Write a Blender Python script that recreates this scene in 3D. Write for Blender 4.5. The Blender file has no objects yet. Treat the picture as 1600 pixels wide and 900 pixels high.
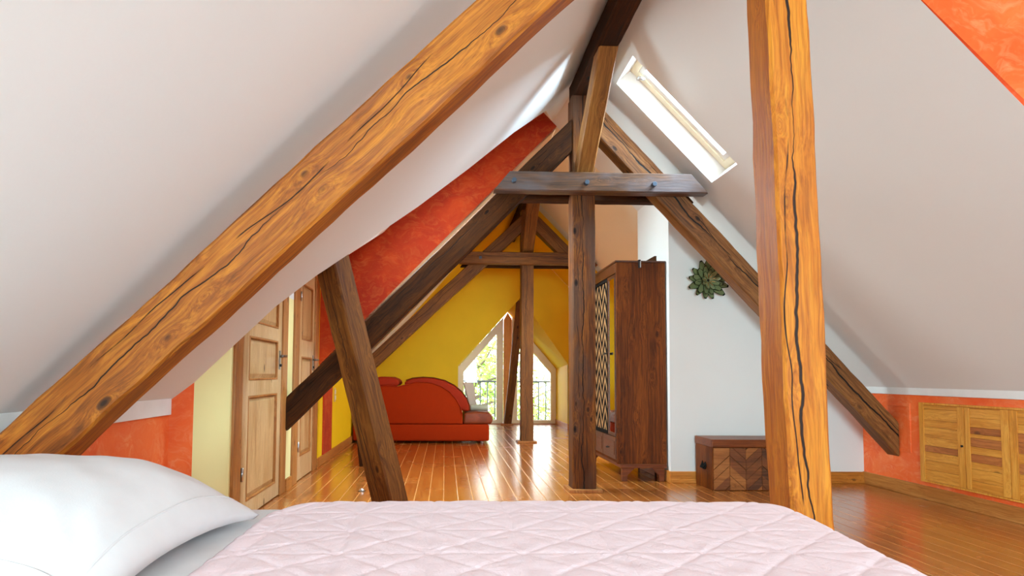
import bpy, bmesh, math, random
import numpy as np
from mathutils import Vector, Matrix, noise
random.seed(7); np.random.seed(7)
SC = bpy.context.scene
COL = SC.collection

# ------------------------------------------------------------------ camera
def setup_camera():
    y, p, r = math.radians(2.0), math.radians(3.2), math.radians(0.4)
    fw = Vector((math.sin(y)*math.cos(p), math.cos(y)*math.cos(p), math.sin(p)))
    rt = Vector((math.cos(y), -math.sin(y), 0)); up = rt.cross(fw)
    rt2 = rt*math.cos(r)+up*math.sin(r); up2 = -rt*math.sin(r)+up*math.cos(r)
    m = Matrix((rt2, up2, -fw)).transposed().to_4x4()
    m.translation = Vector((0, 0, 1.0))
    cd = bpy.data.cameras.new('camera'); cam = bpy.data.objects.new('camera', cd)
    cam.matrix_world = m
    cd.sensor_width = 36; cd.sensor_fit = 'HORIZONTAL'; cd.lens = 36*1000/1600
    cd.shift_x = 0.0435; cd.shift_y = 0.0496
    cd.clip_start = 0.02; cd.clip_end = 200
    COL.objects.link(cam); SC.camera = cam
setup_camera()
# ------------------------------------------------------------------ light
SC.view_settings.view_transform = 'Standard'; SC.view_settings.look = 'None'
SC.view_settings.gamma = 1; SC.view_settings.use_curve_mapping = False
SC.view_settings.exposure = 0.0
w = bpy.data.worlds.new('sky'); SC.world = w; w.use_nodes = True
bg = w.node_tree.nodes['Background']
bg.inputs[0].default_value = (0.94, 0.98, 1.0, 1); bg.inputs[1].default_value = 6.0
SC.cycles.max_bounces = 14; SC.cycles.diffuse_bounces = 8; SC.cycles.glossy_bounces = 5
SC.cycles.transparent_max_bounces = 16
SC.cycles.sample_clamp_indirect = 6.0

def area(name, loc, direction, sx, sy, power, color=(1, 1, 1)):
    ld = bpy.data.lights.new(name, 'AREA'); ld.shape = 'RECTANGLE'; ld.size = sx; ld.size_y = sy
    ld.energy = power; ld.color = color
    o = bpy.data.objects.new(name, ld); o.location = loc
    o.rotation_euler = Vector(direction).to_track_quat('-Z', 'Y').to_euler()
    COL.objects.link(o); return o
area('fill_behind_bed', (0.35, -3.915, 1.45), (0, 1, 0), 2.7, 2.1, 830, (0.57, 0.88, 1.0))  # lamp for the unseen back window, set to balance the slopes
area('daylight_dormer', (4.115, 1.2, 1.9), (-1, 0, 0), 2.5, 1.6, 34, (0.70, 0.92, 1.0))
area('daylight_skylight', (2.37, 5.11, 3.59), (-0.721, 0, -0.693), 0.46, 1.05, 180, (0.56, 0.80, 1.0))
area('fill_hidden_rooflight', (3.34, 8.3, 1.86), (-0.721, 0, -0.693), 1.3, 1.2, 210, (0.90, 1.0, 0.95))  # added lamp at the hidden rooflight, brightens the far end
area('fill_cross_gable', (-0.32, 5.6, 2.95), (0.5, -0.75, -0.75), 0.9, 1.4, 400, (0.74, 0.93, 1.0))  # added lamp over the unseen rooflights, lifts the right side
area('daylight_far_window', (1.3, 14.0, 2.9), (0, -1, -0.35), 2.2, 0.7, 150, (0.80, 0.93, 1.0))

# ------------------------------------------------------------------ helpers
def tag(o, label=None, cat=None, group=None, kind=None):
    if label: o['label'] = label
    if cat: o['category'] = cat
    if group: o['group'] = group
    if kind: o['kind'] = kind
    return o
def empty(name, loc=(0, 0, 0), rz=0, parent=None):
    o = bpy.data.objects.new(name, None); o.empty_display_size = 0.1
    o.location = loc; o.rotation_euler = (0, 0, rz); COL.objects.link(o)
    if parent: o.parent = parent
    return o
class MB:
    """collects geometry for ONE mesh object"""
    def __init__(s): s.v = []; s.f = []; s.m = []; s.sm = []
    def add(s, vs, fs, mi=0, smooth=False):
        n = len(s.v); s.v += [tuple(v) for v in vs]
        for f in fs: s.f.append(tuple(i+n for i in f)); s.m.append(mi); s.sm.append(smooth)
    def quad(s, a, b, c, d, mi=0): s.add([a, b, c, d], [(0, 1, 2, 3)], mi)
    def poly(s, pts, mi=0): s.add(pts, [tuple(range(len(pts)))], mi)
    def box(s, lo, hi, mi=0):
        x0, y0, z0 = lo; x1, y1, z1 = hi
        v = [(x0,y0,z0),(x1,y0,z0),(x1,y1,z0),(x0,y1,z0),(x0,y0,z1),(x1,y0,z1),(x1,y1,z1),(x0,y1,z1)]
        s.add(v, [(0,3,2,1),(4,5,6,7),(0,1,5,4),(1,2,6,5),(2,3,7,6),(3,0,4,7)], mi)
    def prism(s, pts, axis, a, b, mi=0):
        """polygon pts (2D) extruded along axis from a to b.  axis 0: pts=(y,z); 1: (x,z); 2: (x,y)"""
        def P(p, t):
            return {0: (t, p[0], p[1]), 1: (p[0], t, p[1]), 2: (p[0], p[1], t)}[axis]
        n = len(pts); v = [P(p, a) for p in pts]+[P(p, b) for p in pts]
        f = [tuple(range(n)), tuple(range(2*n-1, n-1, -1))]+[(i, i+n, (i+1) % n+n, (i+1) % n) for i in range(n)]
        s.add(v, f, mi)
    def ring(s, outer, inner, axis, a, b, mi=0):
        def P(p, t):
            return {0: (t, p[0], p[1]), 1: (p[0], t, p[1]), 2: (p[0], p[1], t)}[axis]
        n = len(outer)
        v = [P(p, a) for p in outer]+[P(p, b) for p in outer]+[P(p, a) for p in inner]+[P(p, b) for p in inner]
        f = []
        for i in range(n):
            j = (i+1) % n
            f += [(i, j, n+j, n+i), (2*n+i, 3*n+i, 3*n+j, 2*n+j), (i, 2*n+i, 2*n+j, j), (n+i, n+j, 3*n+j, 3*n+i)]
        s.add(v, f, mi)
    def tube(s, pts, r, n=8, mi=0):
        pts = [Vector(p) for p in pts]; rr = r if isinstance(r, (list, tuple)) else [r]*len(pts)
        base = len(s.v); vs = []; fs = []
        for i, p in enumerate(pts):
            d = (pts[min(i+1, len(pts)-1)]-pts[max(i-1, 0)]).normalized()
            a = d.orthogonal().normalized() if i == 0 else (pa-d*pa.dot(d)).normalized()
            pa = a; b = d.cross(a)
            for k in range(n):
                t = 2*math.pi*k/n; vs.append(p+(a*math.cos(t)+b*math.sin(t))*rr[i])
        for i in range(len(pts)-1):
            for k in range(n): fs.append((i*n+k, i*n+(k+1) % n, (i+1)*n+(k+1) % n, (i+1)*n+k))
        fs.append(tuple(range(n-1, -1, -1))); fs.append(tuple(range((len(pts)-1)*n, len(pts)*n)))
        s.add(vs, fs, mi, True)
    def build(s, name, mats, parent=None, bevel=0, seg=2, sub=0, recalc=True, auto=False):
        me = bpy.data.meshes.new(name); me.from_pydata(s.v, [], s.f)
        mats = mats if isinstance(mats, (list, tuple)) else [mats]
        for m in mats: me.materials.append(m)
        me.polygons.foreach_set('material_index', s.m); me.polygons.foreach_set('use_smooth', s.sm)
        if recalc:
            bm = bmesh.new(); bm.from_mesh(me); bmesh.ops.recalc_face_normals(bm, faces=bm.faces); bm.to_mesh(me); bm.free()
        me.update()
        o = bpy.data.objects.new(name, me); COL.objects.link(o)
        if parent: o.parent = parent
        if bevel:
            b = o.modifiers.new('bevel', 'BEVEL'); b.width = bevel; b.segments = seg; b.limit_method = 'ANGLE'; b.angle_limit = math.radians(35)
            b.harden_normals = False
        if sub:
            u = o.modifiers.new('sub', 'SUBSURF'); u.levels = sub; u.render_levels = sub
        return o

# ------------------------------------------------------------------ materials
class NT:
    def __init__(s, name):
        s.mat = bpy.data.materials.new(name); s.mat.use_nodes = True
        s.t = s.mat.node_tree; s.b = s.t.nodes['Principled BSDF']; s.out = s.t.nodes['Material Output']
    def n(s, typ, **kw):
        nd = s.t.nodes.new(typ)
        for k, v in kw.items():
            if k.startswith('i_'):
                key = k[2:]; key = int(key) if key.isdigit() else key.replace('_', ' ')
                if isinstance(v, bpy.types.NodeSocket): s.t.links.new(v, nd.inputs[key])
                else: nd.inputs[key].default_value = v
            else: setattr(nd, k, v)
        return nd
    def l(s, a, b): s.t.links.new(a, b)
    def math(s, op, a, b=None, c=None):
        nd = s.t.nodes.new('ShaderNodeMath'); nd.operation = op
        for i, v in enumerate((a, b, c)):
            if v is None: continue
            if isinstance(v, bpy.types.NodeSocket): s.l(v, nd.inputs[i])
            else: nd.inputs[i].default_value = v
        return nd.outputs[0]
    def mix(s, f, a, b, blend='MIX'):
        nd = s.t.nodes.new('ShaderNodeMix'); nd.data_type = 'RGBA'; nd.blend_type = blend
        for idx, v in ((0, f), (6, a), (7, b)):
            if isinstance(v, bpy.types.NodeSocket): s.l(v, nd.inputs[idx])
            elif idx == 0: nd.inputs[0].default_value = v
            else: nd.inputs[idx].default_value = (*v, 1) if len(v) == 3 else v
        return nd.outputs[2]
    def ramp(s, fac, stops):
        nd = s.t.nodes.new('ShaderNodeValToRGB'); e = nd.color_ramp.elements
        while len(e) < len(stops): e.new(0.5)
        for i, (p, c) in enumerate(stops):
            e[i].position = p; e[i].color = (*c, 1) if not isinstance(c, (int, float)) else (c, c, c, 1)
        s.l(fac, nd.inputs[0]); return nd.outputs[0]
    def mapping(s, vec, scale=(1, 1, 1), loc=(0, 0, 0), rot=(0, 0, 0)):
        nd = s.n('ShaderNodeMapping'); s.l(vec, nd.inputs[0])
        nd.inputs['Scale'].default_value = scale; nd.inputs['Location'].default_value = loc; nd.inputs['Rotation'].default_value = rot
        return nd.outputs[0]
    def noise(s, vec, scale, detail=3, rough=0.5, dist=0.0):
        nd = s.n('ShaderNodeTexNoise'); s.l(vec, nd.inputs['Vector'])
        nd.inputs['Scale'].default_value = scale; nd.inputs['Detail'].default_value = detail
        nd.inputs['Roughness'].default_value = rough; nd.inputs['Distortion'].default_value = dist
        return nd.outputs['Fac']
    def bump(s, h, strength=0.3, dist=0.01):
        nd = s.n('ShaderNodeBump'); s.l(h, nd.inputs['Height']); nd.inputs['Strength'].default_value = strength
        nd.inputs['Distance'].default_value = dist; s.l(nd.outputs[0], s.b.inputs['Normal'])
    def col(s, c):
        if isinstance(c, bpy.types.NodeSocket): s.l(c, s.b.inputs['Base Color'])
        else: s.b.inputs['Base Color'].default_value = (*c, 1)
    def rough(s, v):
        if isinstance(v, bpy.types.NodeSocket): s.l(v, s.b.inputs['Roughness'])
        else: s.b.inputs['Roughness'].default_value = v
    def obj(s): return s.n('ShaderNodeTexCoord').outputs['Object']
    def rnd(s): return s.n('ShaderNodeObjectInfo').outputs['Random']

def srgb(r, g, b):
    f = lambda c: (c/255/12.92) if c/255 <= 0.04045 else ((c/255+0.055)/1.055)**2.4
    return (f(r), f(g), f(b))

def timber(name, light, mid, dark, crack=0.0, cw=0.006, rough=0.55, knots=1.0, spec=0.35, axis='Z', hue_patch=None):
    """wood with the grain along the object's local axis"""
    t = NT(name); o = t.obj(); r = t.rnd()
    if axis != 'Z':
        rot = {'X': (0, math.pi/2, 0), 'Y': (math.pi/2, 0, 0)}[axis]
        o = t.mapping(o, rot=rot)
    off = t.n('ShaderNodeCombineXYZ', i_0=t.math('MULTIPLY', r, 17.0), i_1=t.math('MULTIPLY', r, 31.0), i_2=t.math('MULTIPLY', r, 53.0)).outputs[0]
    v = t.n('ShaderNodeVectorMath', operation='ADD', i_0=o, i_1=off).outputs[0]
    vor = t.n('ShaderNodeTexVoronoi', i_Scale=1.0, i_Randomness=1.0); t.l(t.mapping(v, (7.5, 7.5, 3.6)), vor.inputs['Vector'])
    kd = vor.outputs['Distance']
    kwarp = t.math('DIVIDE', 0.010, t.math('ADD', kd, 0.09))
    warp = t.noise(t.mapping(v, (3, 3, 0.9)), 1.5, 2)
    vv = t.n('ShaderNodeVectorMath', operation='ADD', i_0=v, i_1=t.n('ShaderNodeCombineXYZ', i_0=t.math('MULTIPLY_ADD', warp, 0.035, kwarp), i_1=kwarp).outputs[0]).outputs[0]
    g1 = t.noise(t.mapping(vv, (62, 62, 2.0)), 1.0, 5, 0.65)
    g2 = t.noise(t.mapping(vv, (190, 190, 6)), 1.0, 3, 0.6)
    big = t.noise(t.mapping(vv, (7, 7, 0.9)), 1.0, 3, 0.55)
    g = t.math('ADD', t.math('MULTIPLY', g1, 0.6), t.math('MULTIPLY', big, 0.4))
    c = t.ramp(g, [(0.30, dark), (0.46, mid), (0.62, light), (0.75, mid)])
    c = t.mix(t.math('MULTIPLY', t.ramp(g2, [(0.35, 1.0), (0.55, 0.0)]), 0.35), c, dark)
    if hue_patch:
        pn = t.noise(t.mapping(v, (3, 3, 1.3)), 1.5, 3, 0.6)
        c = t.mix(t.math('MULTIPLY', t.ramp(pn, [(0.42, 0.0), (0.62, 1.0)]), 0.75), c, hue_patch)
    kn = t.ramp(kd, [(0.04, 1.0), (0.10, 0.7), (0.13, 0.0)])
    sel = t.ramp(t.n('ShaderNodeSeparateColor', i_0=vor.outputs['Color']).outputs[0], [(0.55, 0.0), (0.6, 1.0)])
    kf = t.math('MULTIPLY', t.math('MULTIPLY', kn, sel), knots)
    c = t.mix(t.math('MINIMUM', kf, 1.0), c, tuple(x*0.35 for x in dark))
    h = t.math('MULTIPLY_ADD', kf, -0.3, g)
    if crack:
        sp = t.n('ShaderNodeSeparateXYZ', i_0=o)
        wob = t.noise(t.mapping(v, (0.01, 0.01, 1.0)), 2.2, 4, 0.6)
        wob2 = t.noise(t.mapping(v, (0.01, 0.01, 1.0), loc=(3, 3, 9)), 1.3, 2, 0.5)
        d = t.math('ABSOLUTE', t.math('ADD', sp.outputs[0], t.math('MULTIPLY_ADD', wob, 0.11, -0.055+0.01)))
        wid = t.math('MULTIPLY', t.ramp(wob2, [(0.36, 0.12), (0.55, 1.0)]), cw*crack)
        ck = t.math('SUBTRACT', 1.0, t.math('MINIMUM', t.math('DIVIDE', d, wid), 1.0))
        ck = t.ramp(ck, [(0.0, 0.0), (0.45, 1.0)])
        # a second finer split further along the face
        d2 = t.math('ABSOLUTE', t.math('ADD', sp.outputs[0], t.math('MULTIPLY_ADD', wob2, 0.16, -0.035)))
        ck2 = t.ramp(t.math('SUBTRACT', 1.0, t.math('MINIMUM', t.math('DIVIDE', d2, cw*0.45), 1.0)), [(0.0, 0.0), (0.6, 1.0)])
        ck2 = t.math('MULTIPLY', ck2, t.ramp(wob, [(0.45, 0.0), (0.52, 1.0)]))
        ck = t.math('MAXIMUM', ck, ck2)
        c = t.mix(ck, c, tuple(x*0.12 for x in dark))
        h = t.math('MULTIPLY_ADD', ck, -1.6, h)
    t.col(c); t.rough(t.math('MULTIPLY_ADD', g1, 0.25, rough-0.1)); t.b.inputs['Specular IOR Level'].default_value = spec
    t.bump(h, 0.55, 0.006)
    return t.mat

def plaster(name, base, var=0.03, bump=0.12, rough=0.85):
    t = NT(name); o = t.obj()
    n = t.noise(o, 1.6, 4, 0.55); n2 = t.noise(o, 30, 3, 0.6)
    c = t.mix(n, tuple(x*(1-var) for x in base), tuple(min(1, x*(1+var)) for x in base))
    t.col(c); t.rough(rough); t.b.inputs['Specular IOR Level'].default_value = 0.25
    t.bump(t.math('MULTIPLY_ADD', n, 1.2, t.math('MULTIPLY', n2, 0.25)), bump, 0.02)
    return t.mat

def sponge(name, a, b, c3, hi, rough=0.5):
    """wiped glaze paint with visible brush dabs"""
    t = NT(name); o = t.obj()
    wv = t.n('ShaderNodeTexNoise'); t.l(o, wv.inputs['Vector']); wv.inputs['Scale'].default_value = 3.5; wv.inputs['Detail'].default_value = 3
    v = t.n('ShaderNodeVectorMath', operation='ADD', i_0=o, i_1=t.n('ShaderNodeVectorMath', operation='SCALE', i_0=wv.outputs['Color'], i_3=0.35).outputs[0]).outputs[0]
    n1 = t.noise(v, 2.2, 4, 0.6, 0.5)
    vo = t.n('ShaderNodeTexVoronoi', feature='SMOOTH_F1', i_Scale=6.5); t.l(v, vo.inputs['Vector'])
    n2 = t.noise(t.mapping(v, (1, 1, 2.4), rot=(0.6, 0.6, 0.3)), 7.5, 5, 0.65, 1.2)
    c = t.ramp(n1, [(0.3, a), (0.5, b), (0.72, c3)])
    c = t.mix(t.math('MULTIPLY', t.ramp(n2, [(0.48, 0.0), (0.72, 1.0)]), 0.55), c, hi)
    c = t.mix(t.math('MULTIPLY', t.ramp(vo.outputs['Distance'], [(0.25, 0.0), (0.6, 1.0)]), 0.4), c, a)
    t.col(c); t.rough(rough); t.b.inputs['Specular IOR Level'].default_value = 0.35
    t.bump(t.math('ADD', n2, t.noise(o, 40, 2)), 0.12, 0.01)
    return t.mat

def plain(name, c, rough=0.5, metal=0.0, spec=0.5, bump=None, sheen=0):
    t = NT(name); o = t.obj(); n = t.noise(o, 14, 3)
    t.col(t.mix(n, tuple(x*0.93 for x in c), tuple(min(1, x*1.05) for x in c))); t.rough(rough)
    t.b.inputs['Metallic'].default_value = metal; t.b.inputs['Specular IOR Level'].default_value = spec
    if sheen: t.b.inputs['Sheen Weight'].default_value = sheen
    if bump: t.bump(t.noise(o, bump[0], 3), bump[1], 0.004)
    return t.mat

def floor_mat():
    t = NT('varnished_floorboards'); o = t.obj(); sp = t.n('ShaderNodeSeparateXYZ', i_0=o)
    W = 0.118
    u = t.math('DIVIDE', t.math('ADD', sp.outputs[0], 10.03), W)
    idx = t.math('FLOOR', u); fr = t.math('FRACT', u)
    wn = t.n('ShaderNodeTexWhiteNoise', noise_dimensions='1D'); t.l(idx, wn.inputs['W'])
    # board ends staggered along the run
    yy = t.math('DIVIDE', t.math('ADD', sp.outputs[1], t.math('MULTIPLY', wn.outputs['Value'], 3.9)), 3.9)
    fy = t.math('FRACT', yy); iy = t.math('FLOOR', yy)
    wn2 = t.n('ShaderNodeTexWhiteNoise', noise_dimensions='2D')
    t.l(t.n('ShaderNodeCombineXYZ', i_0=idx, i_1=iy).outputs[0], wn2.inputs['Vector'])
    tone = wn2.outputs['Value']
    v = t.n('ShaderNodeCombineXYZ', i_0=t.math('MULTIPLY_ADD', tone, 9.0, sp.outputs[0]), i_1=sp.outputs[1], i_2=t.math('MULTIPLY', tone, 5.0)).outputs[0]
    vor = t.n('ShaderNodeTexVoronoi', i_Scale=1.0); t.l(t.mapping(v, (9, 2.6, 1)), vor.inputs['Vector'])
    kd = vor.outputs['Distance']; kw = t.math('DIVIDE', 0.02, t.math('ADD', kd, 0.12))
    vv = t.n('ShaderNodeVectorMath', operation='ADD', i_0=v, i_1=t.n('ShaderNodeCombineXYZ', i_0=kw).outputs[0]).outputs[0]
    g = t.noise(t.mapping(vv, (38, 1.3, 1)), 1.0, 4, 0.55)
    g2 = t.noise(t.mapping(vv, (120, 3, 1)), 1.0, 3, 0.6)
    c = t.ramp(g, [(0.32, srgb(150, 80, 28)), (0.5, srgb(186, 108, 40)), (0.68, srgb(204, 130, 56))])
    c = t.mix(t.math('MULTIPLY', tone, 0.45), c, srgb(150, 80, 28))
    c = t.mix(t.math('MULTIPLY', t.ramp(g2, [(0.35, 1.0), (0.55, 0.0)]), 0.25), c, srgb(120, 60, 20))
    sel = t.ramp(t.n('ShaderNodeSeparateColor', i_0=vor.outputs['Color']).outputs[0], [(0.5, 0.0), (0.55, 1.0)])
    kn = t.math('MULTIPLY', t.ramp(kd, [(0.04, 1.0), (0.10, 0.0)]), sel)
    c = t.mix(kn, c, srgb(88, 42, 16))
    e = t.math('MINIMUM', fr, t.math('SUBTRACT', 1.0, fr))
    gap = t.ramp(e, [(0.018, 1.0), (0.040, 0.0)])
    ey = t.math('MINIMUM', fy, t.math('SUBTRACT', 1.0, fy))
    gapy = t.ramp(t.math('MULTIPLY', ey, 33.0), [(0.008, 1.0), (0.024, 0.0)])
    gp = t.math('MAXIMUM', gap, gapy)
    c = t.mix(t.math('MULTIPLY', gp, 0.55), c, srgb(226, 176, 112))
    t.col(c); t.b.inputs['Specular IOR Level'].default_value = 0.6
    rn = t.noise(o, 2.2, 3)
    t.rough(t.math('MULTIPLY_ADD', rn, 0.12, 0.20))
    t.l(t.math('MULTIPLY_ADD', gp, -0.9, 0.9), t.b.inputs['Coat Weight']); t.b.inputs['Coat Roughness'].default_value = 0.2
    cup = t.math('MULTIPLY', t.math('MULTIPLY', fr, t.math('SUBTRACT', 1.0, fr)), 1.1)
    h = t.math('ADD', t.math('MULTIPLY_ADD', gp, -0.5, t.math('MULTIPLY', g, 0.10)), t.math('ADD', cup, t.math('MULTIPLY', t.noise(o, 9, 2), 0.12)))
    t.bump(h, 0.35, 0.004)
    t.l(t.b.inputs['Normal'].links[0].from_socket, t.b.inputs['Coat Normal'])
    return t.mat

def glass_mat():
    t = NT('window_glass'); t.t.nodes.remove(t.b)
    tr = t.n('ShaderNodeBsdfTransparent'); gl = t.n('ShaderNodeBsdfGlossy'); gl.inputs['Roughness'].default_value = 0.02
    fr = t.n('ShaderNodeFresnel', i_IOR=1.3); mx = t.n('ShaderNodeMixShader')
    t.l(fr.outputs[0], mx.inputs[0]); t.l(tr.outputs[0], mx.inputs[1]); t.l(gl.outputs[0], mx.inputs[2]); t.l(mx.outputs[0], t.out.inputs[0])
    return t.mat

def quilt_mat():
    t = NT('pink_quilt_cotton'); o = t.obj()
    n = t.noise(o, 11, 4, 0.6, 1.5); f = t.noise(o, 60, 4, 0.6, 1.6); w_ = t.noise(o, 600, 2)
    t.col(t.mix(n, srgb(230, 201, 205), srgb(238, 214, 218))); t.rough(0.78)
    t.b.inputs['Specular IOR Level'].default_value = 0.3; t.b.inputs['Sheen Weight'].default_value = 0.15
    t.bump(t.math('ADD', t.math('MULTIPLY_ADD', n, 0.6, t.math('MULTIPLY', f, 0.7)), t.math('MULTIPLY', w_, 0.05)), 0.7, 0.005)
    return t.mat

def leaf_mat(name, a, b):
    t = NT(name); o = t.obj()
    t.col(t.mix(t.ramp(t.noise(o, 2.5, 3), [(0.35, 0.0), (0.65, 1.0)]), a, b)); t.rough(0.6)
    t.b.inputs['Transmission Weight'].default_value = 0.0
    return t.mat

M = {}
M['white'] = plaster('white_plaster', srgb(230, 230, 226), 0.02)
M['cream'] = plaster('cream_plaster', srgb(242, 228, 200), 0.03)
M['trim'] = plain('white_gloss_paint', srgb(236, 234, 230), 0.4)
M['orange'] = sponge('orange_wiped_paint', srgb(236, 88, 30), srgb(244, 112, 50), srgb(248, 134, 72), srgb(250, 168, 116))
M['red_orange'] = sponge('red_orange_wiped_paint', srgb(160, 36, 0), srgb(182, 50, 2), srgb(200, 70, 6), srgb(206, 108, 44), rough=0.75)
M['yellow'] = plaster('golden_yellow_paint', srgb(244, 204, 20), 0.10, 0.1, 0.6)
M['paleyellow'] = plaster('pale_yellow_paint', srgb(240, 230, 164), 0.06, 0.1, 0.7)
M['floor'] = floor_mat()
M['glass'] = glass_mat()
M['honey'] = timber('honey_timber', srgb(210, 132, 34), srgb(180, 98, 16), srgb(106, 50, 6), crack=1.0, cw=0.0075)
M['honey_big'] = timber('honey_brace_timber', srgb(196, 118, 28), srgb(150, 78, 12), srgb(82, 40, 6), crack=0.5, cw=0.006)
M['brown'] = timber('brown_timber', srgb(140, 86, 32), srgb(104, 58, 18), srgb(52, 27, 7), crack=0.5, cw=0.006, spec=0.2, rough=0.65)
M['dark'] = timber('dark_timber', srgb(80, 42, 12), srgb(54, 27, 6), srgb(22, 11, 3), crack=0.3, rough=0.8, spec=0.15)
M['strut'] = timber('worn_strut_timber', srgb(160, 108, 56), srgb(122, 74, 32), srgb(56, 32, 12), crack=1.1, cw=0.009)
M['collar'] = timber('brown_timber_blue_sheen', srgb(128, 84, 46), srgb(90, 56, 28), srgb(38, 22, 11), crack=0.0, rough=0.42, hue_patch=srgb(96, 88, 90), spec=0.45)  # hue patches paint a bluish sheen into the brown
M['post'] = timber('weathered_post_timber', srgb(142, 84, 28), srgb(98, 50, 13), srgb(42, 21, 5), crack=0.9, cw=0.006, hue_patch=srgb(82, 58, 44), spec=0.2, rough=0.65)
M['midbrown'] = timber('amber_brown_timber', srgb(140, 90, 36), srgb(110, 66, 24), srgb(60, 32, 10), crack=0.6, cw=0.006)
M['brace'] = timber('golden_brace_timber', srgb(176, 124, 60), srgb(142, 92, 40), srgb(80, 46, 20), crack=0.0)
M['pine'] = timber('pale_pine', srgb(224, 192, 146), srgb(206, 168, 116), srgb(156, 108, 62), rough=0.35, knots=0.9, spec=0.5)
M['pinepanel'] = timber('pine_panel', srgb(218, 184, 132), srgb(200, 158, 104), srgb(150, 100, 54), rough=0.35, knots=1.0, spec=0.5)
M['casing'] = timber('amber_pine_casing', srgb(196, 138, 76), srgb(170, 108, 52), srgb(116, 66, 28), rough=0.4)
M['skirt'] = timber('skirting_wood_y', srgb(204, 140, 72), srgb(182, 114, 50), srgb(132, 76, 30), rough=0.35, axis='Y')
M['skirtx'] = timber('skirting_wood_x', srgb(214, 140, 60), srgb(196, 120, 42), srgb(140, 78, 26), rough=0.35, axis='X')
M['cupA'] = timber('larch_board_light', srgb(238, 172, 74), srgb(218, 144, 52), srgb(172, 100, 28), rough=0.4, axis='Y', knots=0.7)
M['cupB'] = timber('larch_board_dark', srgb(208, 132, 68), srgb(184, 108, 52), srgb(130, 70, 30), rough=0.4, axis='Y', knots=0.7)
M['cupF'] = timber('larch_stile', srgb(240, 176, 76), srgb(222, 148, 52), srgb(178, 106, 30), rough=0.4, knots=0.6)
M['rosewood'] = timber('dark_rosewood', srgb(134, 68, 16), srgb(96, 44, 8), srgb(42, 17, 3), rough=0.5, spec=0.15, knots=0.6)
M['rosewoodx'] = timber('rosewood_rail', srgb(138, 70, 24), srgb(108, 50, 15), srgb(56, 24, 6), rough=0.36, axis='X', knots=0.3)
M['rosewoody'] = timber('rosewood_drawer', srgb(100, 52, 26), srgb(74, 36, 16), srgb(38, 18, 8), rough=0.3, spec=0.6, axis='Y', knots=0.3)
M['black'] = plain('black_lacquer', (0.010, 0.009, 0.008), 0.8, spec=0.1)
M['tan'] = plain('tan_veneer', srgb(172, 132, 88), 0.6, spec=0.2)
M['mirror'] = plain('mirror_silver', (0.9, 0.9, 0.9), 0.03, metal=1.0)
M['metal'] = plain('brushed_steel', (0.62, 0.61, 0.6), 0.3, metal=1.0)
M['darksteel'] = plain('bronzed_steel', (0.22, 0.19, 0.17), 0.3, metal=0.9)
M['darkmetal'] = plain('dark_metal', srgb(44, 40, 40), 0.4, metal=0.6)
M['bolt'] = plain('blue_grey_iron', srgb(70, 84, 100), 0.45, metal=0.3)
M['sofa'] = plain('rust_red_fabric', srgb(160, 46, 6), 0.85, spec=0.1, bump=(420, 0.4))
M['sofa2'] = plain('rust_velour', srgb(156, 38, 4), 0.7, spec=0.2, bump=(60, 0.5))
M['seat'] = sponge('rust_patterned_seat', srgb(112, 48, 22), srgb(134, 62, 30), srgb(150, 76, 40), srgb(176, 70, 36))
M['linen'] = plain('white_linen', srgb(217, 212, 212), 0.75, spec=0.25, bump=(300, 0.08))
M['creamcloth'] = plain('cream_cloth', srgb(226, 216, 196), 0.8, bump=(200, 0.2))
M['bolster'] = plain('grey_green_cloth', srgb(168, 172, 152), 0.8, bump=(200, 0.2))
M['quilt'] = quilt_mat()
M['petal'] = plain('olive_enamel', srgb(122, 132, 88), 0.3, metal=0.1, spec=0.6)
M['petalrim'] = plain('dark_petal_rim', srgb(26, 30, 22), 0.4, metal=0.4)
M['copper'] = plain('copper_stamen', srgb(226, 170, 110), 0.25, metal=0.9)
M['pvc'] = plain('cream_window_frame', srgb(250, 242, 214), 0.4)
M['railmetal'] = plain('grey_rail_paint', srgb(74, 84, 88), 0.4, metal=0.2)
M['plate'] = plain('cream_switch_plastic', srgb(222, 200, 120), 0.4)
M['plateW'] = plain('white_socket_plastic', srgb(240, 238, 230), 0.4)
M['leafA'] = leaf_mat('fresh_leaves', srgb(112, 148, 44), srgb(160, 190, 84))
M['leafB'] = leaf_mat('pale_leaves', srgb(140, 166, 84), srgb(180, 196, 124))
M['bark'] = timber('tree_bark', srgb(120, 104, 88), srgb(92, 78, 64), srgb(60, 50, 42), knots=0)
M['concrete'] = plaster('balcony_concrete', srgb(190, 186, 178))
M['grass'] = plaster('garden_grass', srgb(130, 160, 70), 0.3)

# ------------------------------------------------------------------ room dimensions
RX, RZ, TR = 1.22, 3.771, 1.04          # ridge position and roof pitch
XR, XL, XD = 3.98, -1.60, -1.355        # knee walls and the door wall
YN, YG, YW = -3.8, 11.83, 13.13         # wall behind the bed, far gable, far window
def zr(x): return 5.04-TR*x
def zl(x): return 2.50+TR*x
def S(o): o['kind'] = 'structure'; return o

# ------------------------------------------------------------------ structure
m = MB(); m.box((XL-0.15, YN-0.1, -0.15), (XR+0.15, YW, 0.0)); S(m.build('floor', M['floor']))

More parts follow.
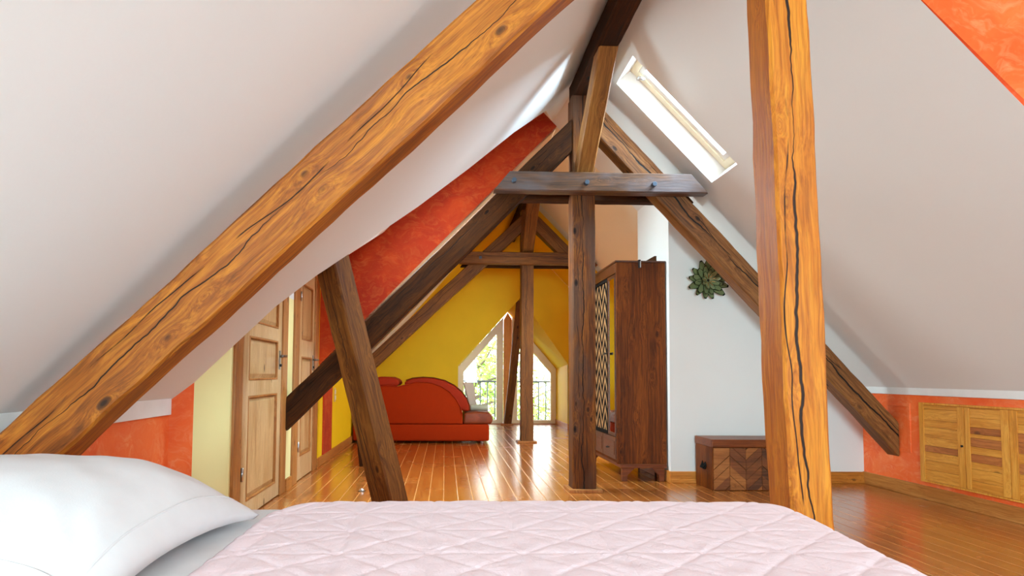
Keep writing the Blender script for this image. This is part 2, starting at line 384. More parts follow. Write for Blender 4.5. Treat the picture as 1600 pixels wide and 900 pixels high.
def roof_cells(m, fz, xs, ys, skip):
    for i in range(len(xs)-1):
        for j in range(len(ys)-1):
            x0, x1, y0, y1 = xs[i], xs[i+1], ys[j], ys[j+1]
            if skip((x0+x1)/2, (y0+y1)/2): continue
            m.quad((x0, y0, fz(x0)), (x1, y0, fz(x1)), (x1, y1, fz(x1)), (x0, y1, fz(x0)))
SX0, SX1, SY0, SY1 = 1.46, 2.283, 4.87, 5.355
S2 = (2.85, 3.50, 7.75, 8.85)           # added rooflight, unseen behind the wall block, to brighten the far end
DX = 2.06                               # dormer ceiling meets the roof here
def skipR(x, y):
    if SX0 < x < SX1 and SY0 < y < SY1: return True
    if S2[0] < x < S2[1] and S2[2] < y < S2[3]: return True
    return -0.3 < y < 2.81 and x > DX
m = MB(); roof_cells(m, zr, sorted([RX, S2[0], S2[1], XR]), [6.96, S2[2], S2[3], 9.5], skipR)
S(m.build('ceiling', M['cream'], recalc=False))  # cream on this slope stands in for warm light bounced off the walls
m = MB(); roof_cells(m, zr, sorted([RX, SX0, DX, SX1, XR]), [YN, -0.3, 2.81, SY0, SY1, 6.96], skipR)
# the same slope carries on above the ridge where the left cross gable meets it
m.quad((RX, 5.6, zr(RX)), (RX, 6.95, zr(RX)), (0.5, 6.95, zr(0.5)), (0.5, 5.6, zr(0.5)))
S(m.build('ceiling', M['white'], recalc=False))
VAL = [(-1.60, 3.80), (-1.5, 3.895), (-1.05, 3.97), (-0.832, 4.139), (-0.678, 4.318), (-0.216, 4.827), (0.185, 5.169), (0.582, 5.442), (0.918, 5.795), (1.174, 6.067), (RX, 6.12)]
m = MB()
for (x0, y0), (x1, y1) in zip(VAL[:-1], VAL[1:]):
    m.quad((x0, -0.4, zl(x0)), (x1, -0.4, zl(x1)), (x1, y1, zl(x1)), (x0, y0, zl(x0)))
m.quad((XL, YN, zl(XL)), (RX, YN, zl(RX)), (RX, -0.4, zl(RX)), (XL, -0.4, zl(XL)))
S(m.build('ceiling', M['white'], recalc=False))
YC = 6.95
m = MB()                                 # roof beyond the cross gable
YB = [(XL, 10.9), (-0.6, 10.35), (0.35, 9.6), (RX, 9.35)]   # where the paint changes
m.poly([(XL, YC, zl(XL)), (RX, YC, zl(RX))]+[(x, y, zl(x)) for x, y in YB[::-1]])
S(m.build('ceiling', M['cream'], recalc=False))
m = MB()                                 # golden part of both slopes at the far end
m.poly([(x, y, zl(x)) for x, y in YB]+[(RX, YG, zl(RX)), (XL, YG, zl(XL))])
m.quad((RX, 9.75, zr(RX)), (XR, 9.75, zr(XR)), (XR, YG, zr(XR)), (RX, YG, zr(RX)))
S(m.build('ceiling', M['yellow'], recalc=False))
m = MB(); m.quad((RX, 9.5, zr(RX)), (XR, 9.5, zr(XR)), (XR, 9.75, zr(XR)), (RX, 9.75, zr(RX)))
S(m.build('ceiling', M['white'], recalc=False))
# ceiling of the left cross gable, rising from the valley line
def topz(x, y):
    s = 1+(zl(x)-1)*YC/y+0.22
    return min(max(s, 2.55), zr(x)) if x < 0.9 else zr(x)
m = MB(); gl_ = None
for (x0, y0), (x1, y1) in zip(VAL[:-1], VAL[1:]):
    q = [Vector(p) for p in ((x0, y0, zl(x0)), (x1, y1, zl(x1)), (x1, YC, topz(x1, y1)), (x0, YC, topz(x0, y0)))]
    if x0 == -0.678 or x0 == -0.216:     # added rooflights, out of view, to let light into the cross gable
        bl = lambda u, v: (q[0]*(1-u)+q[1]*u)*(1-v)+(q[3]*(1-u)+q[2]*u)*v
        h = [bl(0.08, 0.12), bl(0.92, 0.12), bl(0.92, 0.8), bl(0.08, 0.8)]
        for i in range(4): m.quad(q[i], q[(i+1) % 4], h[(i+1) % 4], h[i])
        wn_ = 8 if x0 == -0.678 else 9
        i2 = [bl(0.14, 0.17), bl(0.86, 0.17), bl(0.86, 0.75), bl(0.14, 0.75)]; up_ = Vector((0, -0.03, 0.05))
        f = MB(); v = h+[p+up_ for p in h]+i2+[p+up_ for p in i2]; fs = []
        for i in range(4):
            j = (i+1) % 4; fs += [(i, j, 4+j, 4+i), (8+i, 12+i, 12+j, 8+j), (i, 8+i, 8+j, j), (4+i, 4+j, 12+j, 12+i)]
        f.add(v, fs); fo = S(f.build('window_%d' % wn_, M['trim'])); g = MB(); g.quad(*[p+up_*0.5 for p in i2]); g.build('pane', M['glass'], fo)
    else: m.quad(*q)
S(m.build('ceiling', M['white'], recalc=False))
# orange cheek of the cross gable, standing across the room
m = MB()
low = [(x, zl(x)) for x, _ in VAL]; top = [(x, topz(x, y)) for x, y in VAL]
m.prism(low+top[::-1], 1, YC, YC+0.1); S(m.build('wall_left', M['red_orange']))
# left knee wall with its return
m = MB(); m.box((XL-0.12, YN, 0), (XL, 3.82, 0.76)); S(m.build('wall_left', M['orange']))
m = MB(); m.prism([(XL-0.12, 3.80), (XL, 3.80), (-1.5, 3.90), (-1.5, 4.0), (XL-0.12, 4.0)], 2, 0, 0.95); S(m.build('wall_left', M['orange']))
m = MB(); m.box((XL-0.12, YN, 0.755), (XL+0.015, 3.795, 0.85)); S(m.build('trim_1', M['trim'], bevel=0.004))
# pale yellow wall beside the first door, then the door wall in sections
m = MB(); m.prism([(-1.5, 3.90), (-1.362, 4.13), (-1.362, 4.17), (-1.6, 4.17), (-1.6, 3.98)], 2, 0, 2.55); S(m.build('wall_left', M['paleyellow']))
m = MB(); m.box((XD-0.12, 5.55, 0), (XD, 5.75, 1.655)); S(m.build('wall_left', M['paleyellow']))
m = MB(); m.box((XD-0.12, 4.15, 2.12), (XD-0.001, YC, 2.7)); m.box((XD-0.12, 5.55, 1.655), (XD, 5.75, 2.12)); S(m.build('wall_left', M['white']))
m = MB(); m.box((XD-0.12, 6.88, 0), (XD, 7.2, 2.12)); m.box((XD-0.12, 7.75, 0), (XD, YG, 1.12)); S(m.build('wall_left', M['yellow']))
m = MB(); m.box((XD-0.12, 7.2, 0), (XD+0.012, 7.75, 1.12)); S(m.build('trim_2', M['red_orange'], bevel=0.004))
# right knee wall, ledge, dormer
m = MB(); m.box((XR, YN, 0), (XR+0.12, YG, 0.9)); S(m.build('wall_right', M['orange']))
m = MB(); m.box((XR-0.012, YN, 0.853), (XR+0.12, 6.03, 0.925)); S(m.build('trim_3', M['trim'], bevel=0.004))
m = MB(); m.prism([(XR+0.1, 0.9), (XR+0.1, 2.9), (DX, 2.9)], 1, 2.81, 2.91); S(m.build('wall_right', M['orange']))
m = MB(); m.prism([(XR+0.1, 0.9), (XR+0.1, 2.9), (DX, 2.9)], 1, -0.4, -0.3); S(m.build('wall_right', M['orange']))
m = MB(); m.box((DX, -0.4, 2.9), (XR+0.12, 2.9, 3.0)); S(m.build('ceiling', M['white']))
m = MB(); m.ring([(-0.3, 0.9), (2.81, 0.9), (2.81, 2.95), (-0.3, 2.95)], [(0.5, 1.35), (1.9, 1.35), (1.9, 2.35), (0.5, 2.35)], 0, XR, XR+0.12); S(m.build('wall_right', M['white']))
wf = MB(); wf.ring([(0.5, 1.35), (1.9, 1.35), (1.9, 2.35), (0.5, 2.35)], [(0.57, 1.42), (1.83, 1.42), (1.83, 2.28), (0.57, 2.28)], 0, XR+0.03, XR+0.09); wf.box((XR+0.03, 1.17, 1.4), (XR+0.09, 1.23, 2.3))
w1 = S(wf.build('window_1', M['trim'], bevel=0.005)); g = MB(); g.box((XR+0.055, 0.55, 1.4), (XR+0.06, 1.85, 2.3)); g.build('pane', M['glass'], w1)
# white wall block beside the wardrobe
BX, BY, BB = 2.127, 5.99, 6.96
m = MB(); m.prism([(BX, 0), (XR, 0), (XR, zr(XR)), (BX, zr(BX))], 1, BY, BB); S(m.build('wall_right', M['white']))
# doorway surround on the block's flank, mostly hidden by the wardrobe
m = MB(); m.ring([(6.34, 0), (6.95, 0), (6.95, 2.21), (6.34, 2.21)], [(6.40, 0.0), (6.9, 0.0), (6.9, 2.15), (6.40, 2.15)], 0, BX-0.02, BX+0.01); m.box((BX-0.012, 6.39, 0.0), (BX-0.002, 6.91, 2.16)); S(m.build('trim_4', M['dark']))
# wall behind the bed with an unseen wide window, placed to even out the light
m = MB(); gp = [(XL-0.1, 0), (XR+0.1, 0), (XR+0.1, zr(XR)), (RX, RZ+0.05), (XL-0.1, zl(XL))]
m.ring([(XL-0.1, 0), (XR+0.1, 0), (XR+0.1, zr(XR)-0.1), (RX, RZ), (XL-0.1, zl(XL)-0.1)], [(-0.9, 0.55), (1.6, 0.55), (1.6, 2.4), (0.35, 2.4), (-0.9, 1.4)], 1, YN-0.1, YN); S(m.build('wall_back', M['white']))
wf = MB(); wf.ring([(-0.9, 0.55), (1.6, 0.55), (1.6, 2.4), (0.35, 2.4), (-0.9, 1.4)], [(-0.83, 0.62), (1.53, 0.62), (1.53, 2.33), (0.39, 2.33), (-0.83, 1.36)], 1, YN-0.08, YN-0.03); wf.box((0.32, YN-0.08, 0.6), (0.38, YN-0.03, 2.35))
w2 = S(wf.build('window_2', M['trim'], bevel=0.005)); g = MB(); g.prism([(-0.85, 0.6), (1.55, 0.6), (1.55, 2.35), (0.37, 2.35), (-0.85, 1.38)], 1, YN-0.06, YN-0.055); g.build('pane', M['glass'], w2)
# far gable with the pentagonal niche
NO = [(0.245, 0.0), (2.29, 0.0), (2.29, 1.20), (1.40, 2.44), (0.245, 1.17)]
WO = [(0.245, 0.0), (2.29, 0.0), (2.29, 1.13), (1.29, 2.30), (0.245, 1.12)]
m = MB()
m.ring([(XL, -0.001), (XR, -0.001), (XR, zr(XR)), (RX, RZ), (XL, zl(XL))], NO, 1, YG, YG+0.05)
for i in range(1, 5):
    a, b = NO[i], NO[(i+1) % 5]; c, d = WO[i], WO[(i+1) % 5]
    m.quad((a[0], YG, a[1]), (b[0], YG, b[1]), (d[0], YW+0.08, d[1]), (c[0], YW+0.08, c[1]))
S(m.build('wall_far', M['yellow']))
# niche cheeks brighter pale yellow lining
# far window : two leaves
def leaf(outer, inner, name):
    a = MB(); a.ring(outer, inner, 1, YW-0.02, YW+0.05); o = a.build(name, M['pvc'], bevel=0.006); S(o)
    g = MB(); g.prism(inner, 1, YW+0.012, YW+0.018); g.build('pane', M['glass'], o)
    return o
leaf([(0.25, 0.005), (1.195, 0.005), (1.195, 2.185), (0.25, 1.125)], [(0.385, 0.08), (1.06, 0.08), (1.06, 1.84), (0.385, 1.055)], 'window_3')
leaf([(1.375, 0.005), (2.285, 0.005), (2.285, 1.13), (1.375, 2.20)], [(1.485, 0.08), (2.175, 0.08), (2.175, 1.04), (1.485, 1.84)], 'window_4')
m = MB(); m.box((0.25, YW-0.12, -0.01), (2.285, YW-0.02, 0.012)); S(m.build('trim_5', M['casing'], bevel=0.004))
# skylight
nv = Vector((0.7208, 0, 0.6931)); dn = Vector((0.6931, 0, -0.7208))
def rp(x, y, d): p = Vector((x, y, zr(x)))+nv*d; return tuple(p)
def skylight(idx, sx0, sx1, sy0, sy1, dep=0.17):
    c0 = [(sx0, sy0), (sx1, sy0), (sx1, sy1), (sx0, sy1)]
    m = MB()
    for i in range(4):
        a, b = c0[i], c0[(i+1) % 4]
        m.quad(rp(*a, 0), rp(*b, 0), rp(*b, dep+0.12), rp(*a, dep+0.12))
    S(m.build('trim_%d' % idx, M['trim']))
    f = MB()
    def rg(ox, oy, w_, d0, d1, mi=0):
        out = [(sx0+ox, sy0+oy), (sx1-ox, sy0+oy), (sx1-ox, sy1-oy), (sx0+ox, sy1-oy)]
        inn = [(sx0+ox+w_*0.7, sy0+oy+w_), (sx1-ox-w_*0.7, sy0+oy+w_), (sx1-ox-w_*0.7, sy1-oy-w_), (sx0+ox+w_*0.7, sy1-oy-w_)]
        v = [rp(*p, d0) for p in out]+[rp(*p, d1) for p in out]+[rp(*p, d0) for p in inn]+[rp(*p, d1) for p in inn]
        fs = []
        for i in range(4):
            j = (i+1) % 4
            fs += [(i, j, 4+j, 4+i), (8+i, 12+i, 12+j, 8+j), (i, 8+i, 8+j, j), (4+i, 4+j, 12+j, 12+i)]
        f.add(v, fs, mi)
    rg(0.0, 0.0, 0.065, dep, dep+0.06, 0)
    rg(0.045, 0.06, 0.045, dep+0.015, dep+0.07, 1)
    o = S(f.build('window_%d' % (idx-1), [M['pvc'], M['trim']], bevel=0.003))
    g = MB(); g.quad(rp(sx0+.06, sy0+.06, dep+.05), rp(sx1-.06, sy0+.06, dep+.05), rp(sx1-.06, sy1-.06, dep+.05), rp(sx0+.06, sy1-.06, dep+.05)); g.build('pane', M['glass'], o)
    return o
sk = skylight(6, SX0, SX1, SY0, SY1)
h = MB()
for dx in (0.05,):
    a = Vector(rp(SX0+0.07, SY1-0.10, 0.12)); h.tube([a, a+dn*0.05+nv*0.03], 0.014, 8)
    h.tube([a+Vector((0, 0.03, 0)), a+Vector((0, 0.03, 0))+dn*0.03+nv*0.04], 0.01, 8)
h.build('ventilation_catch', M['metal'], sk)
skylight(7, *S2)  # added rooflight, out of view
# baseboards
m = MB(); m.box((XR-0.016, 2.0-4.6, 0), (XR, BY, 0.112)); S(m.build('baseboard_right', M['skirt'], bevel=0.004))
m = MB(); m.box((BX-0.0, BY-0.018, 0), (XR, BY, 0.108)); m.box((BX, BY-0.026, 0), (XR, BY, 0.035)); m.box((BX-0.018, BY-0.018, 0), (BX, BB, 0.108)); S(m.build('baseboard_back', M['skirtx'], bevel=0.004))
m = MB(); m.box((XD, 5.56, 0), (XD+0.018, 5.745, 0.10)); S(m.build('baseboard_left', M['skirt'], bevel=0.004))
m = MB(); m.box((XD, 6.89, 0), (XD+0.018, YG, 0.10)); S(m.build('baseboard_left', M['skirt'], bevel=0.004))
m = MB(); m.box((XD, YG-0.018, 0), (0.245, YG, 0.10)); m.box((2.29, YG-0.018, 0), (XR, YG, 0.10)); m.box((2.272, YG-0.018, 0), (2.29, YW, 0.10)); S(m.build('baseboard_far', M['skirtx'], bevel=0.004))

# ------------------------------------------------------------------ timbers
def beam(name, p0, p1, w_, h_, mat, hint=(0, 1, 0), cut0=None, cut1=None, roll=0.0, rough=0.004, taper=1.0, parent=None, step=0.07, seed=0, ch=0.010):
    """w_ across the frame, h_ along the hint; local Z runs along the timber; cuts are world plane normals"""
    p0 = Vector(p0); p1 = Vector(p1); L = (p1-p0).length; z = (p1-p0).normalized()
    hy = Vector(hint); hy = (hy-z*hy.dot(z)).normalized()
    if roll: hy = Matrix.Rotation(roll, 3, z) @ hy
    hx = hy.cross(z).normalized()
    mw = Matrix((hx, hy, z)).transposed().to_4x4(); mw.translation = p0
    a, b = w_/2, h_/2
    prof = [(-a+ch, -b), (-a*0.4, -b), (a*0.4, -b), (a-ch, -b), (a, -b+ch), (a, -b*0.3), (a, b*0.3), (a, b-ch), (a-ch, b), (a*0.4, b), (-a*0.4, b), (-a+ch, b), (-a, b-ch), (-a, b*0.3), (-a, -b*0.3), (-a, -b+ch)]
    n = max(4, int(L/step)); vs = []; fs = []; k = len(prof)
    inv = mw.to_3x3().transposed()
    for i in range(n+1):
        t = i/n; sc = 1+(taper-1)*t
        for j, (x, y) in enumerate(prof):
            q = noise.noise_vector(Vector((x*2.0+seed*7.1, y*2.0+3.3, t*L*1.6+seed)))*rough*1.6
            corner = j in (0, 3, 4, 7, 8, 11, 12, 15)
            q2 = noise.noise_vector(Vector((x*9+seed, y*9, t*L*7)))*rough*(0.8 if corner else 0.3)
            X = x*sc+q.x+q2.x; Y = y*sc+q.y+q2.y; Z = t*L
            vs.append([X, Y, Z])
    for cut, ring in ((cut0, 0), (cut1, n)):
        if cut is None: continue
        nl = inv @ Vector(cut); zc = 0 if ring == 0 else L
        if abs(nl.z) < 1e-4: continue
        for j in range(k):
            v = vs[ring*k+j]; v[2] = zc-(nl.x*v[0]+nl.y*v[1])/nl.z
        # keep neighbouring rings inside
    if cut0 is not None:
        lo = [vs[j][2] for j in range(k)]
        for i in range(1, n):
            for j in range(k):
                v = vs[i*k+j]
                if v[2] < lo[j]+0.004*i: v[2] = lo[j]+0.004*i
    if cut1 is not None:
        hi_ = [vs[n*k+j][2] for j in range(k)]
        for i in range(1, n):
            for j in range(k):
                v = vs[i*k+j]
                if v[2] > hi_[j]-0.004*(n-i): v[2] = hi_[j]-0.004*(n-i)
    for i in range(n):
        for j in range(k): fs.append((i*k+j, i*k+(j+1) % k, (i+1)*k+(j+1) % k, (i+1)*k+j))
    fs.append(tuple(range(k-1, -1, -1))); fs.append(tuple(range(n*k, n*k+k)))
    mb = MB(); mb.add(vs, fs)
    o = mb.build(name, mat, None)
    if parent:
        o.parent = parent; o.matrix_world = mw
    else: o.matrix_world = mw
    return o
XC = (1, 0, 0)
# ridge purlin
o = beam('ridge_purlin', (1.205, YN, 3.565), (1.205, 5.72, 3.565), 0.165, 0.17, M['dark'], hint=(0, 0, 1), seed=1)
tag(o, 'dark brown ridge beam running from above the bed to the near frame', 'beam')
o = beam('ridge_purlin', (1.205, 8.35, 3.565), (1.205, YG, 3.565), 0.165, 0.17, M['dark'], hint=(0, 0, 1), seed=31)
tag(o, 'brown ridge beam over the far frame, behind the bolted near crossbeam', 'beam')
# frame 0 : by the bed
o = beam('brace_beam', (-1.62, 2.40, 0.585), (1.15, 2.40, 3.27), 0.208, 0.16, M['honey_big'], cut0=XC, cut1=XC, seed=2, rough=0.006)
tag(o, 'thick honey-brown diagonal beam rising from behind the pillow to the top of the room', 'beam')
o = beam('wooden_pillar', (1.315, 2.325, 0.0), (1.225, 2.325, 3.48), 0.160, 0.17, M['honey'], seed=3, rough=0.006, taper=0.95)
tag(o, 'thick honey-coloured wooden pillar with long cracks standing at the bed corner', 'post')
# frame 1
F1 = 5.5
o = beam('rafter_brace', (-1.372, F1+0.08, 0.63), (1.10, F1+0.08, 3.12), 0.198, 0.16, M['dark'], cut0=XC, cut1=XC, seed=4)
tag(o, 'dark brown diagonal beam starting beside the nearer panelled door, left half of near frame', 'beam')
o = beam('rafter_brace', (1.27, F1+0.08, 3.33), (3.975, F1+0.08, 0.465), 0.205, 0.16, M['strut'], cut0=XC, cut1=XC, seed=5, rough=0.006)
tag(o, 'cracked brown diagonal beam ending in the orange knee wall on the right', 'beam')
p = beam('wooden_post', (1.205, F1+0.1, 0.02), (1.205, F1+0.1, 3.48), 0.20, 0.19, M['post'], seed=6)
tag(p, 'dark weathered upright post with bolted crossbeam, standing left of the wardrobe', 'post')
def base_plate(par, x, y, w_, d, col=M['casing']):
    b = MB(); b.box((x-w_/2, y-d/2, 0.0), (x+w_/2, y+d/2, 0.028)); q = b.build('base_plate', M['casing'], None, bevel=0.005)
    q.parent = par; q.matrix_parent_inverse = par.matrix_world.inverted()
base_plate(p, 1.21, F1+0.1, 0.285, 0.27)
o = beam('angle_brace', (1.205, F1+0.0, 2.79), (1.215, 4.60, 3.62), 0.148, 0.13, M['brace'], hint=(0, 0.7, 0.7), cut0=(0, 1, 0), cut1=(0, 0, 1), seed=7)
tag(o, 'short golden brown brace from the near frame post up to the ridge beam', 'beam')
def collar(y0, y1, zb, zt, xa, xb, xc, xd, mat, seed):
    """xa,xb lower tips; xc,xd upper tips"""
    zm = (zb+zt)/2; xl = (xa+xc)/2; xr_ = (xb+xd)/2
    nl = Vector((zt-zb, 0, -(xc-xa))).normalized(); nr = Vector((zt-zb, 0, -(xd-xb))).normalized()
    return beam('collar_beam', (xl, (y0+y1)/2, zm), (xr_, (y0+y1)/2, zm), zt-zb, y1-y0, mat, cut0=nl, cut1=nr, seed=seed, rough=0.003)
c1 = collar(5.37, F1-0.005, 2.575, 2.745, 0.405, 2.262, 0.545, 2.112, M['collar'], 8)
tag(c1, 'brown crossbeam with painted bluish sheen and three iron bolts on the front of the near frame', 'beam')
def bolts(par, pts, r, dep, y, n=6):
    for (x, z, a) in pts:
        b = MB(); ring = [(x+r*math.cos(a+2*math.pi*k/n), z+r*math.sin(a+2*math.pi*k/n)) for k in range(n)]
        b.prism(ring, 1, y-dep, y+0.01); q = b.build('bolt', M['bolt'], None, bevel=0.002)
        q.parent = par; q.matrix_parent_inverse = par.matrix_world.inverted()
bolts(c1, [(0.575, 2.655, 0.2), (1.197, 2.645, 0.0), (1.78, 2.640, 0.4)], 0.022, 0.045, 5.372)
o = collar(F1+0.165, F1+0.29, 2.575, 2.745, 0.43, 2.25, 0.56, 2.1, M['dark'], 9)
tag(o, 'dark twin crossbeam bolted to the rear side of the near frame', 'beam')
# frame 2
F2 = 9.47
o = beam('rafter_brace', (-1.33, F2+0.08, 0.93), (1.13, F2+0.08, 3.265), 0.190, 0.16, M['midbrown'], cut0=XC, cut1=XC, seed=10)
tag(o, 'diagonal beam of the far frame, left side, sloping down behind the rust sofa', 'beam')
o = beam('rafter_brace', (1.30, F2+0.08, 3.34), (3.97, F2+0.08, 0.70), 0.19, 0.16, M['midbrown'], cut0=XC, cut1=XC, seed=11)
tag(o, 'diagonal beam of the far frame, right side, passing behind the dark post', 'beam')
p = beam('wooden_post', (1.222, F2+0.09, 0.015), (1.222, F2+0.09, 3.48), 0.185, 0.18, M['midbrown'], seed=12)
tag(p, 'amber brown upright post of the far frame, standing in front of the window', 'post')
base_plate(p, 1.222, F2+0.09, 0.29, 0.25)
o = beam('angle_brace', (1.222, F2-0.02, 2.86), (1.215, 8.66, 3.56), 0.17, 0.13, M['midbrown'], hint=(0, 0.7, 0.7), cut0=(0, 1, 0), cut1=(0, 0, 1), seed=13)
tag(o, 'short amber brown brace on the far post reaching up to the ridge beam', 'beam')
c2 = collar(9.34, F2-0.005, 2.635, 2.815, 0.20, 2.25, 0.35, 2.10, M['midbrown'], 14)
tag(c2, 'amber brown crossbeam on the front of the far frame before the yellow wall', 'beam')
bolts(c2, [(0.51, 2.725, 0.8), (1.845, 2.725, 0.8)], 0.028, 0.012, 9.342, 4)
o = collar(F2+0.165, F2+0.28, 2.635, 2.815, 0.22, 2.24, 0.36, 2.09, M['dark'], 15)
tag(o, 'dark twin crossbeam on the rear side of the far frame', 'beam')
# window posts
p = beam('leaning_post', (1.262, 12.84, 0.015), (1.415, 11.98, 2.37), 0.15, 0.12, M['midbrown'], cut0=(0, 0, 1), seed=16, cut1=(0.5, 0, 0.8))
tag(p, 'brown post leaning slightly right just inside the far window', 'post')
base_plate(p, 1.25, 12.86, 0.25, 0.2)
b = MB(); b.prism([(-0.082, 0), (0.082, 0), (0.082, 2.12), (0.0, 2.27), (-0.082, 2.12)], 1, -0.05, 0.05); o = b.build('window_post', M['cupF'], bevel=0.006); o.location = (1.286, YW, 0.012)
tag(o, 'orange-brown flat post with pointed top between the two far window leaves', 'post')
# leaning post in the room
ax0 = Vector((-0.335, 4.46, 0.0)); ax1 = ax0+Vector((-0.256, 0, 1))*1.85
o = beam('leaning_post', ax0, ax1, 0.180, 0.180, M['brown'], roll=math.radians(-34), cut0=(0, 0, 1), cut1=(-TR, 0, 1), seed=17, rough=0.004)
tag(o, 'brown square post leaning left to the white ceiling, in front of the sofa', 'post')
o = beam('leaning_post', (-0.88, 7.05, 0.0), (-1.03, 7.05, 1.39), 0.07, 0.07, M['dark'], cut0=(0, 0, 1), cut1=(-TR, 0, 1), seed=18)
tag(o, 'thin dark post whose foot shows left of the leaning brown post, before the sofa', 'post')

# plaster surround where the right brace enters the knee wall
m = MB(); m.ring([(5.36, 0.36), (5.72, 0.36), (5.72, 0.78), (5.36, 0.78)], [(5.39, 0.39), (5.69, 0.39), (5.69, 0.75), (5.39, 0.75)], 0, XR-0.006, XR+0.01); S(m.build('trim_8', M['orange'], bevel=0.003))

# ------------------------------------------------------------------ panelled doors
def pdoor(n, y0, y1, cas0, cas1, panels, hy):
    H_ = 2.0
    root = S(empty('door_%d' % n, (XD, (y0+y1)/2, 0)))
    L = lambda y: y-(y0+y1)/2
    c = MB()
    c.box((-0.12, L(cas0), 0), (0.012, L(y0)-0.045, H_+0.10)); c.box((-0.12, L(y1)+0.006, 0), (0.012, L(cas1), H_+0.10)); c.box((-0.12, L(cas0), H_+0.005), (0.013, L(cas1), H_+0.10))
    c.build('door_frame', M['casing'], root, bevel=0.006)
    bk = MB(); bk.box((-0.118, L(y0)-0.05, 0), (-0.1, L(y1)+0.01, H_)); bk.build('dark_gap_sheet', M['black'], root)  # black sheet stands in for the shade in the door gap
    st = 0.115 if y1-y0 > 0.8 else 0.09
    s_ = MB(); x0, x1 = -0.045, 0.0
    s_.box((x0, L(y0), 0.008), (x1, L(y0)+st, H_)); s_.box((x0, L(y1)-st, 0.008), (x1, L(y1), H_))
    zs = sorted(panels); prev = 0.008
    for (za, zb) in zs:
        s_.box((x0, L(y0)+st, prev), (x1, L(y1)-st, za)); prev = zb
    s_.box((x0, L(y0)+st, prev), (x1, L(y1)-st, H_))
    s_.build('door_leaf', M['pine'], root, bevel=0.003)
    for (za, zb) in zs:
        p_ = MB(); a, b_ = L(y0)+st, L(y1)-st
        p_.box((-0.034, a, za), (-0.022, b_, zb))
        ins = 0.045
        # raised field
        v = [(-0.022, a+0.012, za+0.012), (-0.022, b_-0.012, za+0.012), (-0.022, b_-0.012, zb-0.012), (-0.022, a+0.012, zb-0.012),
             (-0.008, a+ins, za+ins), (-0.008, b_-ins, za+ins), (-0.008, b_-ins, zb-ins), (-0.008, a+ins, zb-ins)]
        p_.add(v, [(0, 1, 5, 4), (1, 2, 6, 5), (2, 3, 7, 6), (3, 0, 4, 7), (4, 5, 6, 7)])
        p_.build('door_panel', M['pinepanel'], root)
        q = MB(); q.ring([(a, za), (b_, za), (b_, zb), (a, zb)], [(a+0.014, za+0.014), (b_-0.014, za+0.014), (b_-0.014, zb-0.014), (a+0.014, zb-0.014)], 0, -0.03, 0.004)
        q.build('panel_moulding', M['casing'], root, bevel=0.003)
    hd = MB(); z = 1.14; y = L(hy)
    hd.box((0.0, y-0.018, z-0.11), (0.006, y+0.018, z+0.045))
    hd.tube([(0.0, y, z), (0.05, y, z), (0.056, y-0.01, z), (0.056, y-0.14, z-0.004)], 0.011, 8)
    hd.build('door_handle', M['darksteel'], root, bevel=0.002)
    ky = MB(); ky.tube([(0.006, y, z-0.075), (0.018, y, z-0.075)], 0.012, 10); ky.build('keyhole_cover', M['darkmetal'], root)
    for zz in (0.32, 1.72):
        hg = MB(); hg.tube([(0.008, L(y0)-0.004, zz-0.045), (0.008, L(y0)-0.004, zz+0.045)], 0.010, 8); hg.build('hinge', M['metal'], root)
    return root
d1 = pdoor(1, 4.37, 5.36, 4.17, 5.53, [(0.12, 0.84), (0.95, 1.26), (1.36, 1.86)], 5.30)
d2 = pdoor(2, 6.01, 6.66, 5.77, 6.87, [(0.22, 1.16), (1.32, 1.86)], 6.62)
dr1 = MB()

# ------------------------------------------------------------------ knee wall cupboard
root = empty('knee_wall_cupboard', (XR, 4.6, 0.15)); tag(root, 'low larch cupboard doors set in the orange knee wall on the right', 'cupboard')
fr = MB(); fr.ring([(5.24-4.6, -0.005), (3.24-4.6, -0.005), (3.24-4.6, 0.645), (5.24-4.6, 0.645)], [(5.195-4.6, 0.01), (3.28-4.6, 0.01), (3.28-4.6, 0.63), (5.195-4.6, 0.63)], 0, -0.02, 0.02)
fr.build('frame', M['cupF'], root, bevel=0.002)
def cup_door(ya, yb, sa, sb, knob_y, pat):
    d = MB(); d.ring([(yb, 0.012), (ya, 0.012), (ya, 0.628), (yb, 0.628)], [(yb+sb, 0.016), (ya-max(sa, 0.003), 0.016), (ya-max(sa, 0.003), 0.624), (yb+sb, 0.624)], 0, -0.022, 0.0)
    do = d.build('door', M['cupF'], root, bevel=0.002)
    z = 0.012; i = 0
    while z < 0.62:
        h_ = min(pat[i % len(pat)][0], 0.628-z)
        b = MB(); b.box((-0.016, yb+sb, z), (0.0, ya-sa, z+h_-0.0015)); b.build('board', M[pat[i % len(pat)][1]], do, bevel=0.0015)
        z += h_; i += 1
    if knob_y is not None:
        k = MB(); k.tube([(-0.02, knob_y, 0.33), (-0.034, knob_y, 0.33)], [0.006, 0.009], 10); k.build('knob', M['darkmetal'], do)
O = 4.6
cup_door(5.19-O, 4.775-O, 0.0, 0.062, 4.79-O, [(0.09, 'cupA'), (0.075, 'cupA'), (0.07, 'cupA'), (0.05, 'cupB'), (0.07, 'cupA'), (0.08, 'cupA'), (0.06, 'cupA')])
cup_door(4.768-O, 4.384-O, 0.045, 0.065, None, [(0.07, 'cupA'), (0.09, 'cupA'), (0.05, 'cupA'), (0.06, 'cupB'), (0.055, 'cupA'), (0.065, 'cupB'), (0.03, 'cupA'), (0.05, 'cupB'), (0.07, 'cupA')])
cup_door(4.378-O, 3.98-O, 0.06, 0.045, None, [(0.10, 'cupA'), (0.08, 'cupA'), (0.07, 'cupB'), (0.07, 'cupA'), (0.08, 'cupB'), (0.06, 'cupB'), (0.06, 'cupA')])
